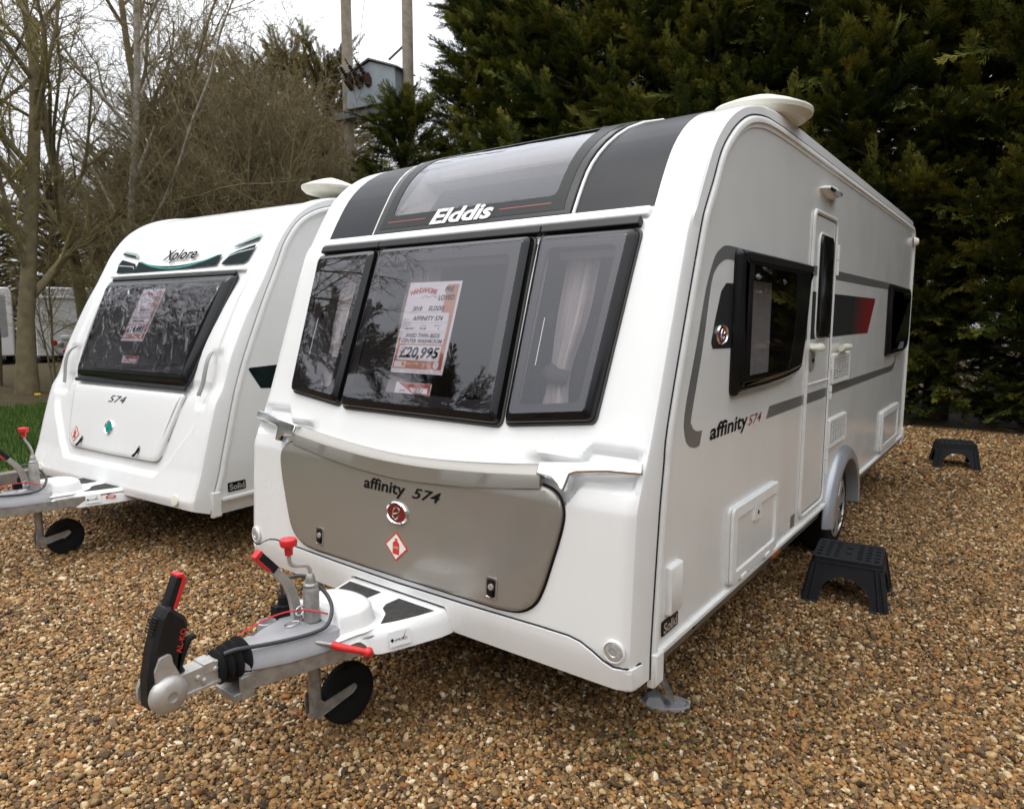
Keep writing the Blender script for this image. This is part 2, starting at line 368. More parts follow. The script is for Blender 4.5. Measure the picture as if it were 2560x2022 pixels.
# ------------------------------------------------------------------ caravan body surfaces
class Front:
    """front/roof skin of a caravan: face profile F and side rail R share an index; lateral wrap onto the flank"""
    SEC = [(0.0, 1.07), (0.04, 1.095), (0.12, 1.111), (0.25, 1.118), (1.0, 1.125)]
    def __init__(s, rows):
        s.rows = spline(rows, 4)
        s.Fx = np.array([r[0] for r in s.rows]); s.Fz = np.array([r[1] for r in s.rows])
        k = int(np.argmax(s.Fz)) + 1
        s.k = k
    def F(s, z): return float(np.interp(z, s.Fz[:s.k], s.Fx[:s.k]))
    def Rr(s, z):
        rz = np.array([r[3] for r in s.rows[:s.k]]); rx = np.array([r[2] for r in s.rows[:s.k]])
        return float(np.interp(z, rz, rx))
    def n(s, z):
        h = 0.015; dx = s.F(z + h) - s.F(z - h); dz = 2 * h
        if z + h > s.Fz[s.k - 1]: dx, dz = 1, 0
        L = math.hypot(dx, dz); return (-dz / L, dx / L)
    def fr(s, a, z, d=0.0):
        nx, nz = s.n(z); av = abs(a); sg = 1 if a >= 0 else -1; x = s.F(z)
        if av <= 1.07: return Vector((x + nx * d, a, z + nz * d))
        t = (av - 1.07) / 0.18 * (len(s.SEC) - 1); i = min(int(t), len(s.SEC) - 2); t -= i
        o = s.SEC[i][0] * (1 - t) + s.SEC[i + 1][0] * t; yv = s.SEC[i][1] * (1 - t) + s.SEC[i + 1][1] * t
        R_ = s.Rr(z); dep = (o) * (R_ - x); wgt = min(1, (av - 1.07) / 0.06)
        return Vector((x + dep + nx * d * (1 - wgt), sg * (yv + d * wgt), z + nz * d * (1 - wgt)))
    def shell(s, holes, disp=None, disp_box=None):
        """skin as a grid; cells whose centre lies in a hole (v0,v1,z0,z1, front only) are left out"""
        mb = MB(); base = [r for r in s.rows]
        # rows: refine the front, exact hole edges
        us = []
        for i in range(len(base) - 1):
            us += [(i, 0.0)]
            z0, z1 = base[i][1], base[i + 1][1]
            if i < s.k - 1:
                step = 0.009 if disp_box and disp_box[0] < max(z0, z1) and disp_box[1] > min(z0, z1) else 0.06
                nn = max(1, int(abs(z1 - z0) / step))
                cuts = [j / nn for j in range(1, nn)]
                for h in holes:
                    for zc in h[2:4]:
                        if min(z0, z1) + 1e-4 < zc < max(z0, z1) - 1e-4: cuts.append((zc - z0) / (z1 - z0))
                us += [(i, c) for c in sorted(cuts)]
        us.append((len(base) - 2, 1.0))
        rows = [tuple(np.array(base[i]) * (1 - t) + np.array(base[i + 1]) * t) for i, t in us]
        vc = set([-1.07, 1.07] + [x for h in holes for x in h[:2]])
        if disp_box:
            vc |= set(np.round(np.linspace(-1.07, -0.6, 56), 4)) | set(np.round(np.linspace(0.6, 1.07, 56), 4))
        vc |= set(np.round(np.linspace(-1.07, 1.07, 9), 4))
        vc = sorted(vc)
        lat = [('e', -1, i) for i in range(len(s.SEC) - 1, 0, -1)] + [('c', v, 0) for v in vc] + [('e', 1, i) for i in range(1, len(s.SEC))]
        nr, nc = len(rows), len(lat); vs_ = []
        for ri, r in enumerate(rows):
            nx, nz = s.n(r[1]) if us[ri][0] < s.k - 1 else (0, 1)
            for kind, v, i in lat:
                if kind == 'c':
                    d = disp(v, r[1]) if (disp and us[ri][0] < s.k - 1) else 0
                    vs_.append((r[0] + nx * d, v, r[1] + nz * d))
                else:
                    o, yv = s.SEC[i]
                    vs_.append((r[0] + o * (r[2] - r[0]), v * yv, r[1] + o * (r[3] - r[1])))
        fs = []
        for i in range(nr - 1):
            zc = (rows[i][1] + rows[i + 1][1]) / 2
            for j in range(nc - 1):
                if lat[j][0] == 'c' and lat[j + 1][0] == 'c' and us[i][0] < s.k - 1:
                    vcn = (lat[j][1] + lat[j + 1][1]) / 2
                    if any(h[0] < vcn < h[1] and h[2] < zc < h[3] for h in holes): continue
                fs.append((i * nc + j, i * nc + j + 1, (i + 1) * nc + j + 1, (i + 1) * nc + j))
        mb.add(vs_, fs); return mb
    def rail_poly(s):
        return [(r[2], r[3]) for r in s.rows]

FA = Front([(-.165,.36,-.035,.36),(-.180,.45,-.034,.45),(-.182,.52,-.030,.52),(-.172,.70,-.015,.70),(-.158,.93,.005,.92),(-.148,1.0,.014,1.0),(-.095,1.12,.032,1.12),(-.038,1.25,.052,1.25),(.085,1.6,.168,1.6),(.21,1.95,.293,1.95),(.262,2.03,.33,2.03),(.33,2.15,.395,2.13),(.41,2.27,.47,2.255),(.50,2.36,.56,2.34),(.605,2.43,.66,2.405),(.72,2.48,.78,2.455),(.88,2.525,.94,2.487),(1.05,2.555,1.1,2.498),(1.3,2.572,1.35,2.502),(1.7,2.576,1.7,2.502),(3.6,2.570,3.6,2.500),(5.35,2.560,5.35,2.495),(5.56,2.535,5.58,2.485),(5.655,2.44,5.655,2.42),(5.70,2.28,5.695,2.28),(5.715,1.2,5.71,1.2),(5.715,.36,5.71,.36)])
FB = Front([(-.075,.40,.04,.36),(-.08,.45,.065,.45),(-.067,.49,.075,.5),(-.02,.62,.115,.62),(0,.69,.135,.70),(.06,.90,.19,.90),(.12,1.08,.24,1.08),(.185,1.19,.275,1.19),(.26,1.4,.355,1.4),(.42,1.72,.50,1.72),(.54,1.92,.60,1.92),(.60,2.03,.655,2.03),(.70,2.2,.73,2.18),(.85,2.37,.87,2.34),(1.05,2.49,1.07,2.44),(1.3,2.55,1.3,2.488),(1.7,2.576,1.7,2.502),(3.6,2.570,3.6,2.500),(5.35,2.560,5.35,2.495),(5.56,2.535,5.58,2.485),(5.655,2.44,5.655,2.42),(5.70,2.28,5.695,2.28),(5.715,1.2,5.71,1.2),(5.715,.36,5.71,.36)])

def sstep(x, a, b):
    t = min(1, max(0, (x - a) / (b - a))); return t * t * (3 - 2 * t)

def side_fn(sgn):
    return lambda x, z, d=0.0: Vector((x, sgn * (1.125 + d), z))

def rail_strip(fs, sgn, w=0.05, d=0.014):
    """white beading that follows the front, roof and rear edge of a side wall"""
    P = fs.rail_poly(); n = len(P); mb = MB(); vs_ = []
    for i in range(n):
        a, b = np.array(P[max(i - 1, 0)]), np.array(P[min(i + 1, n - 1)])
        t = (b - a) / np.linalg.norm(b - a); nn = np.array([t[1], -t[0]])
        for off, dd in ((0.002, -0.004), (0.006, d * 0.55), (0.016, d), (w * 0.62, d), (w * 0.7, d * .45), (w, d * .35), (w + .002, -0.004)):
            q = np.array(P[i]) + nn * off; vs_.append((q[0], sgn * (1.125 + dd), q[1]))
    mb.add(vs_, [(i * 7 + j, i * 7 + j + 1, (i + 1) * 7 + j + 1, (i + 1) * 7 + j) for i in range(n - 1) for j in range(6)])
    return mb

def seam(fs, sgn):
    mb = MB(); mb.tube([(q[0] - .001, sgn * 1.1265, q[1]) for q in fs.rail_poly()], .0035, 5); return mb

def side_outline(fs, arch=True, bottom=0.41):
    P = [p for p in fs.rail_poly() if p[1] >= bottom]
    P = [(P[0][0], bottom)] + P[1:-1] + [(P[-1][0], bottom)]
    out = P
    if arch:
        cx, cz, r = 2.95, 0.30, 0.395
        a0 = math.asin((bottom - cz) / r)
        out = out + [(cx + r * math.cos(a0 + (math.pi - 2 * a0) * i / 18), cz + r * math.sin(a0 + (math.pi - 2 * a0) * i / 18)) for i in range(19)]
    return out

def window_box(root, name, fn, cor, rad, face_in, d0, d1, frame_m, border_in, border_m, glass_m, label=None, rim=0.0):
    """hinged acrylic caravan window: seal, bevelled black body, dark printed border and tinted pane"""
    I = lambda t, r=None: rnd(inset(cor, t), r if r is not None else max(.008, rad - t * .4), 5)
    mb = MB()
    mb.rings([(I(-rim), 0.0), (I(-rim * .8), d0), (I(.004), d0 + .001)], fn, mi=1, cap=False)
    mb.rings([(I(0), 0.0), (I(0), d0), (I(face_in * .22), d0 + (d1 - d0) * .55), (I(face_in * .85), d1 - .002), (I(face_in), d1), (I(face_in + .004), d1)], fn, cap=False)
    t = face_in + .003
    mb.rings([(I(t), d1 - .0025), (I(face_in + border_in, .03), d1 - .0025), (I(face_in + border_in, .03), d1 - .010)], fn, mi=2, cap=False)
    w_ = mb.build(name, [frame_m, "seal_grey", border_m], root, smooth=30, label=label)
    g = MB(); g.patch(I(face_in + .002), fn, d1 + .001)
    g.build("pane", glass_m, w_, smooth=0)
    return w_

def wheel(root, x, y, r=0.32):
    mb = MB(); sg = -1 if y < 0 else 1
    prof = [(r * .62, 0.0), (r * .90, 0.0), (r * .98, -.02), (r, -.05), (r, -.14), (r * .97, -.18), (r * .62, -.185)]
    wm = MB(); wm.lathe(prof, (x, y, r), (0, sg, 0), 40); w_ = wm.build("wheel", "rubber", root, smooth=40)
    mb.lathe([(r * .60, -.10), (r * .64, .0), (r * .66, .006), (r * .62, .010), (r * .58, -.012), (r * .56, -.07), (0.02, -.075)], (x, y, r), (0, sg, 0), 40)
    for k in range(7):
        a = 2 * math.pi * k / 7 + .2; c, s_ = math.cos(a), math.sin(a)
        for q in (-.18, .18):
            c2, s2 = math.cos(a + q * .55), math.sin(a + q * .55)
            mb.tube([(x + c * .04, y + sg * -.012, r + s_ * .04), (x + c2 * r * .6, y + sg * -.004, r + s2 * r * .6)], [.024, .017], 6)
    mb.lathe([(.065, -.03), (.065, 0), (.04, .008)], (x, y, r), (0, sg, 0), 20)
    mb.build("rim", "alloy", w_, smooth=40)

def dome_aerial(root, x, y, z, D=0.52, tilt=0.06):
    mt = Matrix.Translation((x, y, z)) @ Matrix.Rotation(tilt, 4, Vector((.94, .34, 0)))
    mb = MB(); k = D / 2
    mb.lathe([(.07, -.12), (.075, -.085), (k * .45, -.065), (k * .86, -.045), (k * .985, -.02), (k, -.002), (k * .985, .006), (k * .7, .034), (k * .35, .062), (k * .1, .078), (.005, .080)], (0, 0, 0), (0, 0, 1), 44)
    mb.v = [tuple(mt @ Vector(p)) for p in mb.v]
    d_ = mb.build("roof_aerial", "cream_plastic", root, smooth=28)
    m2 = MB(); m2.lathe([(.075, 0), (.07, .03), (.035, .045), (.03, z - 2.572 - .07)], (x, y, 2.572), (0, 0, 1), 20)
    m2.box(x - .06, x - .02, y - .08, y - .045, 2.57, z - .085)
    m2.build("mast", "trim_white", d_, smooth=40)
    f = lambda a, b, d: mt @ Vector((-(k * .93) * math.cos(a / k) - .004, (k * .93) * math.sin(a / k), -.031 + b))
    for j, (w_, a) in enumerate(((.06, -.10), (.03, -.03), (.045, .03))):
        m3 = MB(); m3.patch(rect(a + .3, a + .3 + w_, -.004, .004), f, 0); m3.build("label_print", "letter_grey", d_, smooth=0)

def drawbar(root, ox, red_brake, stabiliser=True):
    """A-frame, hitch, handbrake and jockey wheel; ox shifts it along the caravan's length"""
    X = lambda x: x + ox
    NT = .485                                                    # top of the plastic hitch cover
    mb = MB()
    for sg in (-1, 1):
        p0, p1 = Vector((X(-.955), sg * .045, 0)), Vector((.9, sg * .600, 0))
        t = (p1 - p0).normalized(); n = Vector((-t.y, t.x, 0)) * .012
        vs_ = [p + q + Vector((0, 0, z)) for p in (p0, p1) for q in (-n, n) for z in (.364, .430)]
        mb.add(vs_, [(0, 1, 3, 2), (4, 6, 7, 5), (0, 4, 5, 1), (2, 3, 7, 6), (0, 2, 6, 4), (1, 5, 7, 3)])
    mb.box(X(-.99), X(-.91), -.060, .060, .340, .366); mb.box(X(-.965), X(-.915), -.066, -.050, .338, .420); mb.box(X(-.965), X(-.915), .050, .066, .338, .420)
    mb.box(X(-.70), X(-.60), -.12, .12, .375, .415)
    mb.build("a_frame", "galvanised", root, smooth=30, bevel=.003)
    # grey plastic cover over the overrun
    mb = MB()
    top = spline([(X(-.930), .046), (X(-.90), .062), (X(-.80), .092), (X(-.68), .126), (X(-.62), .140), (X(-.585), .132), (X(-.556), .100), (X(-.540), .050), (X(-.536), 0.0)], 4)
    ol = top + [(a, -b) for a, b in top[::-1][1:]]
    fz = lambda a, b, d: Vector((a, b, d + max(0, (-(a - ox) - .80)) * .10))
    mb.rings([(inset(ol, -.020), .424), (inset(ol, -.018), .440), (inset(ol, -.004), .462), (inset(ol, .004), NT - .004), (inset(ol, .014), NT)], fz)
    cov = mb.build("hitch_cover", "grey_plastic", root, smooth=32)
    fR = lambda a, b, d: fz(X(a), b, NT + d)
    d = MB(); d.patch(rnd([(-.85, .066), (-.70, .108), (-.695, .092), (-.84, .050)], .006, 2), fR, .0012)
    d.patch(circ(-.625, 0.0, .040, 20), fR, .0012); d.build("recess", "socket_grey", cov, smooth=0)
    s_ = MB(); s_.patch([(-.78, -.035), (-.71, -.056), (-.70, -.030), (-.77, -.009)], fR, .0010, mi=0); s_.patch([(-.772, -.031), (-.712, -.050), (-.709, -.042), (-.769, -.022)], fR, .0020, mi=1)
    s_.build("warning_label", ["letter_white", "sign_red"], cov, smooth=0)
    tx = MB(); fT = lambda a, b, dd: fz(X(-.78 + a * .95 + b * .25), .020 - a * .28 + b * .97, NT + dd)
    text(tx, "AL-KO", fT, 0.04, 0.0, .045, .0012, width=.13); tx.build("embossed_lettering", "handle_grey", cov, smooth=0)
    pk = MB(); pk.lathe([(.021, -.03), (.024, .0), (.036, .012), (.036, .03), (.030, .034), (.030, .065), (.022, .07), (.020, .10), (.014, .105)], (X(-.655), .135, .458), (0, 0, 1), 18)
    pk.box(X(-.70), X(-.68), .118, .155, .478, .528); pk.build("electric_plug", "rubber", root, smooth=40)
    rg = MB()
    for px_ in (-.735, -.655): rg.lathe([(.034, -.045), (.036, .008), (.028, .010), (.026, -.03)], (X(px_), .132, .475), (0, 0, 1), 22, cap=False)
    rg.build("plug_holder", "grey_plastic", cov, smooth=40)
    # coupling arm, bellows
    mb = MB()
    mb.box(X(-1.17), X(-1.015), -.030, .030, .432, .500); mb.box(X(-1.15), X(-1.02), -.040, .040, .424, .436)
    mb.box(X(-1.075), X(-1.035), -.034, .034, .470, .506)
    for q, zz in ((-1.095, .470), (-1.075, .452), (-1.035, .476)):
        mb.lathe([(.010, 0), (.010, .006), (.006, .010)], (X(q), -.030, zz), (0, -1, 0), 10)
    mb.build("coupling_arm", "cast_silver", root, smooth=30, bevel=.005)
    mb = MB(); pr = [(.036, 0)]
    for k in range(4):
        h = k * .029; q = .048 + .005 * k
        pr += [(q, h + .003), (q + .012, h + .010), (q + .010, h + .017), (q - .004, h + .027)]
    mb.lathe(pr, (X(-1.025), 0, .462), (1, 0, 0), 28); mb.build("bellows", "rubber", root, smooth=60)
    # coupling head with friction pads and black stabiliser lever
    mb = MB(); mb.lathe([(.030, -.04), (.044, -.02), (.046, .02), (.036, .045)], (X(-1.196), 0, .462), (0, 0, 1), 24); hd = mb.build("coupling_head", "cast_silver", root, smooth=35)
    for sg in (-1, 1):
        mb = MB()
        mb.lathe([(.060, 0), (.060, .012), (.054, .024), (.036, .034), (.016, .037), (.016, .030), (.004, .030)], (X(-1.196), sg * .034, .462), (0, sg, 0), 32)
        fs_ = lambda a, b, dd, sg=sg: Vector((X(a), sg * (.030 + dd), b))
        mb.patch(rnd([(-1.232, .495), (-1.232, .55), (-1.216, .588), (-1.180, .592), (-1.176, .560), (-1.152, .500), (-1.165, .47)], .012, 3), fs_, .014, 0)
        mb.build("friction_pad_housing", "cast_silver", hd, smooth=35, bevel=.003)
    mb = MB()
    fL = lambda a, b, dd: Vector((X(a), dd, b))
    low = rnd([(-1.252, .425), (-1.165, .425), (-1.150, .50), (-1.143, .56), (-1.112, .655), (-1.118, .685), (-1.148, .716), (-1.162, .735), (-1.180, .735), (-1.200, .708), (-1.232, .610), (-1.250, .52)], .010, 3)
    mb.rings([(inset(low, .012), -.034), (low, -.022), (low, .022), (inset(low, .012), .034)], fL, close_back=True)
    grip = rnd([(-1.178, .728), (-1.150, .715), (-1.112, .805), (-1.120, .822), (-1.138, .824)], .006, 3)
    mb.rings([(inset(grip, .005), -.020), (grip, -.013), (grip, .013), (inset(grip, .005), .020)], fL, close_back=True)
    for k in range(6):
        z = .66 + k * .009; mb.box(X(-1.226 + k * .0034), X(-1.2215 + k * .0034), -.024, .024, z, z + .004)
    lev = mb.build("stabiliser_lever", "black_plastic", root, smooth=32)
    mb = MB(); tr = [(-1.154, .722), (-1.142, .716), (-1.105, .805), (-1.113, .826), (-1.137, .829), (-1.137, .819), (-1.118, .812)]
    mb.rings([(tr, -.0225), (tr, .0225)], fL, close_back=True); mb.build("red_grip", "red_plastic", lev, smooth=0, bevel=.003)
    tx = MB(); fK = lambda a, b, dd: Vector((X(-1.150) + b + a * .28, -.0225 - dd, .622 + a * .96 - b * .28))
    fK = lambda a, b, dd: Vector((X(-1.153) + a * .27 - b * .96, -.0345 - dd, .615 + a * .96 + b * .27))
    text(tx, "AL-KO", fK, .004, -.010, .025, .0006, width=.078, bold=.02); tx.build("lettering", "sign_red", lev, smooth=0)
    mb = MB(); mb.tube([(X(-1.135), 0, .490), (X(-1.142), 0, .520), (X(-1.118), 0, .570), (X(-1.104), 0, .596), (X(-1.082), 0, .602)], [.018, .015, .013, .014, .011], 10)
    mb.build("coupling_handle", "black_plastic", root, smooth=50)
    # handbrake
    mb = MB(); pth = spline([(X(-.652), .055, .48), (X(-.668), .05, .57), (X(-.70), .04, .645), (X(-.745), .03, .70), (X(-.775), .025, .735)], 4)
    vs_ = []
    for i, q in enumerate(pth):
        a = pth[min(i + 1, len(pth) - 1)]; b = pth[max(i - 1, 0)]; t = (Vector(a) - Vector(b)).normalized(); n = Vector((t.z, 0, -t.x))
        wd = .021 - .008 * i / len(pth)
        for u, vv in ((-1, -.010), (1, -.010), (1, .010), (-1, .010)): vs_.append(Vector(q) + n * u * wd + Vector((0, vv, 0)))
    k = len(pth); mb.add(vs_, [(i * 4 + j, i * 4 + (j + 1) % 4, i * 4 + 4 + (j + 1) % 4, i * 4 + 4 + j) for i in range(k - 1) for j in range(4)] + [(0, 1, 2, 3), (k * 4 - 1, k * 4 - 2, k * 4 - 3, k * 4 - 4)])
    hb = mb.build("handbrake_lever", "cast_silver", root, smooth=30, bevel=.003)
    mb = MB(); ax = Vector((-.062, -.004, .070)); o_ = Vector((X(-.765), .026, .725)); nn = Vector((.75, 0, .66)).normalized()
    def slab(o_, ax, u0, u1, w0, w1, h0, h1, mi):
        vs_ = [o_ + ax * u + nn * w_ + Vector((0, h, 0)) for u in (u0, u1) for w_ in (w0, w1) for h in (h0, h1)]
        mb.add(vs_, [(0, 1, 3, 2), (4, 6, 7, 5), (0, 4, 5, 1), (2, 3, 7, 6), (0, 2, 6, 4), (1, 5, 7, 3)], mi)
    slab(o_, ax, -.1, 1.0, -.014, .017, -.013, .013, 0)
    slab(o_, ax, .92, 1.12, -.018, .018, -.014, .014, 1); slab(o_, ax, .1, 1.0, -.020, -.010, -.0145, .0145, 1)
    mb.build("grip", ["black_plastic", "red_plastic"], hb, smooth=30, bevel=.004)
    # jockey wheel
    jx, jy, J = X(-.625), 0.0, 0.0 if red_brake else .05
    mb = MB()
    mb.lathe([(.024, .10), (.024, .34), (.030, .345), (.030, .610 + J), (.026, .618 + J), (.027, .622 + J), (.027, .630 + J), (.020, .636 + J), (.018, .652 + J), (.014, .668 + J), (.006, .674 + J)], (jx, jy, 0), (0, 0, 1), 22)
    fF = lambda a, b, dd: Vector((X(a), jy + dd, b))
    for dd in (-.034, .028):
        mb.patch(rnd([(-.650, .098), (-.602, .104), (-.466, .128), (-.442, .148), (-.456, .168), (-.602, .153), (-.650, .20)], .010, 3), fF, dd + .004, dd)
    mb.build("jockey_post", "galvanised", root, smooth=40)
    mb = MB(); mb.lathe([(.020, -.02), (.020, .02), (.07, .022), (.095, .030), (.118, .026), (.122, .012), (.122, -.012), (.118, -.026), (.095, -.03), (.07, -.022), (.020, -.02)], (X(-.470), jy, .122), (0, 1, 0), 36, cap=False)
    mb.build("jockey_wheel", "rubber", root, smooth=40)
    if red_brake: pc = [(jx, jy, .665), (jx - .002, jy, .690), (X(-.645), jy, .708), (X(-.695), jy, .722), (X(-.712), jy, .742), (X(-.714), jy, .79)]
    else: pc = [(jx, jy, .715), (jx - .002, jy, .75), (jx - .012, jy + .01, .79), (jx - .030, jy + .02, .83), (jx - .032, jy + .02, .87)]
    mb = MB(); mb.tube(spline(pc, 4), .0075, 10)
    cr = mb.build("jockey_crank", "cast_silver", root, smooth=60)
    mb = MB(); mb.lathe([(.015, 0), (.016, .026), (.018, .03), (.031, .036), (.033, .052), (.030, .062), (.010, .066)], (pc[-1][0], pc[-1][1], pc[-1][2] - .022), (0, 0, 1), 8)
    mb.build("crank_knob", "red_plastic", cr, smooth=25, bevel=.002)
    if red_brake:
        mb = MB(); mb.tube([(X(-.70), -.12, .462), (X(-.645), -.185, .445)], .008, 8, mi=1)
        mb.tube([(X(-.665), -.165, .452), (X(-.645), -.19, .442), (X(-.585), -.245, .418), (X(-.578), -.252, .416)], [.013, .014, .012, .012], 12)
        mb.lathe([(.006, -.018), (.017, -.010), (.020, 0), (.017, .010), (.006, .018)], (X(-.572), -.258, .413), (1, -1, -.3), 14)
        mb.build("clamp_handle", ["red_plastic", "galvanised"], root, smooth=50)
    mb = MB(); mb.tube(spline([(X(-1.0), -.030, .512), (X(-.965), -.046, .518), (X(-.89), -.060, .506), (X(-.79), -.088, .497), (X(-.70), -.112, .496), (X(-.645), -.118, .506), (X(-.598), -.088, .540), (X(-.572), -.035, .568), (X(-.580), .01, .605), (X(-.61), .045, .642), (X(-.65), .07, .650), (X(-.675), .105, .63), (X(-.66), .13, .56)], 5), .0075, 8)
    mb.build("electric_cable", "cable_black", root, smooth=60)
    mb = MB(); mb.tube(spline([(X(-.95), .06, .45), (X(-.935), .055, .495), (X(-.86), .045, .527), (X(-.76), .03, .545), (X(-.68), .0, .545), (X(-.63), -.045, .532), (X(-.585), -.055, .510)], 5), .0032, 6)
    mb.build("breakaway_cable", "red_plastic", root, smooth=60)
    mb = MB(); mb.tube([(X(-.675) + .018 * math.cos(a / 10 * 6.28), .0 + .005 * a / 10, .540 + .018 * math.sin(a / 10 * 6.28)) for a in range(11)], .0035, 6)
    mb.tube([(X(-.70) + .03 * math.cos(a / 10 * 6.28), .02 + .018 * math.sin(a / 10 * 6.28), .492) for a in range(11)], .0025, 6)
    mb.build("split_ring", "chrome", root, smooth=60)

def frame_fairing(root, ox, labels):
    """white moulded cover over the A-frame with grip tape"""
    X = lambda x: x + ox
    prof = spline([(X(-.598), .142), (X(-.55), .148), (X(-.50), .172), (X(-.44), .203), (X(-.36), .234), (X(-.26), .268), (X(-.21), .281), (X(-.13), .284)], 3)
    ol = prof + [(a, -b) for a, b in prof[::-1]]
    low = lambda a: .424 - .066 * sstep(a - ox, -.555, -.490)
    fz = lambda a, b, d: Vector((a, b, low(a) + d * (.450 - low(a))))
    mb = MB()
    mb.rings([(inset(ol, -.036), 0.0), (inset(ol, -.024), .55), (inset(ol, -.010), .93), (inset(ol, .002), 1.0)], fz)
    hp = spline([(X(-.600), .136), (X(-.55), .142), (X(-.505), .152), (X(-.455), .140), (X(-.415), .105), (X(-.395), .05), (X(-.390), 0)], 3)
    h2 = hp + [(a, -b) for a, b in hp[::-1][1:]]
    fh = lambda a, b, d: Vector((a, b, .43 + d))
    mb.rings([(inset(h2, -.036), .0205), (inset(h2, -.012), .028), (inset(h2, -.004), .044), (inset(h2, .004), .080), (inset(h2, .014), .092), (inset(h2, .030), .096)], fh)
    c = mb.build("a_frame_fairing", "gelcoat", root, smooth=40)
    ft = lambda a, b, d: Vector((X(a), b, .4512 + d))
    for sg in (-1, 1):
        g = MB(); g.patch([(-.440, sg * .178), (-.365, sg * .125), (-.335, sg * .075), (-.30, sg * .055), (-.225, sg * .055), (-.225, sg * .262), (-.30, sg * .240), (-.38, sg * .210)], ft, 0)
        g.build("grip_tape", "grip_tape", c, smooth=0)
    # sticker on the right flank: follows the flank line
    p0, p1 = Vector((X(-.40), -.224, 0)), Vector((X(-.20), -.293, 0)); t = (p1 - p0).normalized(); n = Vector((t.y, -t.x, 0))
    n = n if n.y < 0 else -n
    fs_ = lambda a, b, d: p0 + t * a + n * (.030 - .28 * b + d) + Vector((0, 0, .402 + b))
    s_ = MB()
    s_.patch(rect(-.045, .045, -.024, .030), fs_, .001, mi=0)
    s_.patch([(-.040, 0), (-.032, -.008), (-.024, 0), (-.032, .008)], fs_, .002, mi=1)
    text(s_, "APPROVED", fs_, .004, -.002, .014, .002, width=.054, mi=1)
    s_.patch([(.008, .004), (.013, -.006), (.030, .028), (.013, .002)], fs_, .0025, mi=1)
    s_.build("approval_sticker", ["gelcoat", "letter_black"], c, smooth=0)
    if labels:
        s_ = MB(); s_.patch(rect(.075, .135, -.008, .010), fs_, .001, mi=0); text(s_, "2020", fs_, .105, .001, .016, .002, width=.032, bold=.02, mi=1)
        s_.patch(rect(.085, .10, .014, .020), fs_, .001, mi=2); s_.patch(rect(.10, .12, .0155, .018), fs_, .001, mi=0)
        s_.build("year_sticker", ["sign_red", "letter_white", "letter_black"], c, smooth=0)

def lpg_sign(root, fn, a, b, k=1.0):
    s_ = MB(); w2, h2 = .070 * k, .064 * k
    s_.patch([(a - w2, b), (a, b - h2), (a + w2, b), (a, b + h2)], fn, .002, 0, mi=0)
    q = .86; s_.patch([(a - w2 * q, b), (a, b - h2 * q), (a + w2 * q, b), (a, b + h2 * q)], fn, .0030, mi=1)
    s_.patch(rnd([(a - .020 * k, b - .034 * k), (a + .020 * k, b - .034 * k), (a + .020 * k, b + .014 * k), (a + .008 * k, b + .024 * k), (a - .008 * k, b + .024 * k), (a - .020 * k, b + .014 * k)], .004, 2), fn, .0036, mi=0)
    s_.patch(rect(a - .005 * k, a + .005 * k, b + .024 * k, b + .030 * k), fn, .0036, mi=0); s_.patch(rect(a - .011 * k, a + .011 * k, b + .029 * k, b + .034 * k), fn, .0036, mi=0)
    text(s_, "LPG", fn, a, b - .004 * k, .014 * k, .0042, sa=-1, width=.028 * k, mi=1)
    return s_.build("gas_warning_sign", ["sign_red", "trim_white"], root, smooth=0)

def shell_extras(root, fs, skirt=True):
    mb = MB(); mb.box(.12, 5.68, -1.08, 1.08, .385, .40); mb.box(.4, 5.4, -.55, -.47, .24, .385); mb.box(.4, 5.4, .47, .55, .24, .385)
    for sg in (-1, 1):
        mb.box(2.5, 3.4, sg * .82 - .01, sg * .82 + .01, .30, .75)
    mb.tube([(2.95, -.95, .32), (2.95, .95, .32)], .045, 10)
    mb.build("chassis", "dark_void", root, smooth=0)
# ------------------------------------------------------------------ main caravan
def oval_badge(root, name, fn, a, b, rx, ry, sa, ring_m="chrome", in_m="maroon", glyph=True, base_m=None):
    mb = MB()
    mb.rings([(circ(a, b, rx, 36, ry), 0), (circ(a, b, rx, 36, ry), .006), (circ(a, b, rx * .90, 36, ry * .90), .011), (circ(a, b, rx * .82, 36, ry * .82), .008), (circ(a, b, rx * .80, 36, ry * .80), .005)], fn, cap=False)
    mb.patch(circ(a, b, rx * .81, 36, ry * .81), fn, .0055, mi=1)
    if glyph:
        P = [(-.30, -.15), (.15, .02), (.36, .30), (.18, .55), (-.12, .55), (-.26, .30), (-.34, -.10), (-.34, -.45), (-.10, -.62), (.12, -.50), (.26, -.25)]
        mb.tube([fn(a + sa * p * rx * .85, b + q * ry * .85, .0075) for p, q in spline(P, 3)], .0032 * rx / .07, 6)
    return mb.build(name, [ring_m, in_m], root, smooth=40)

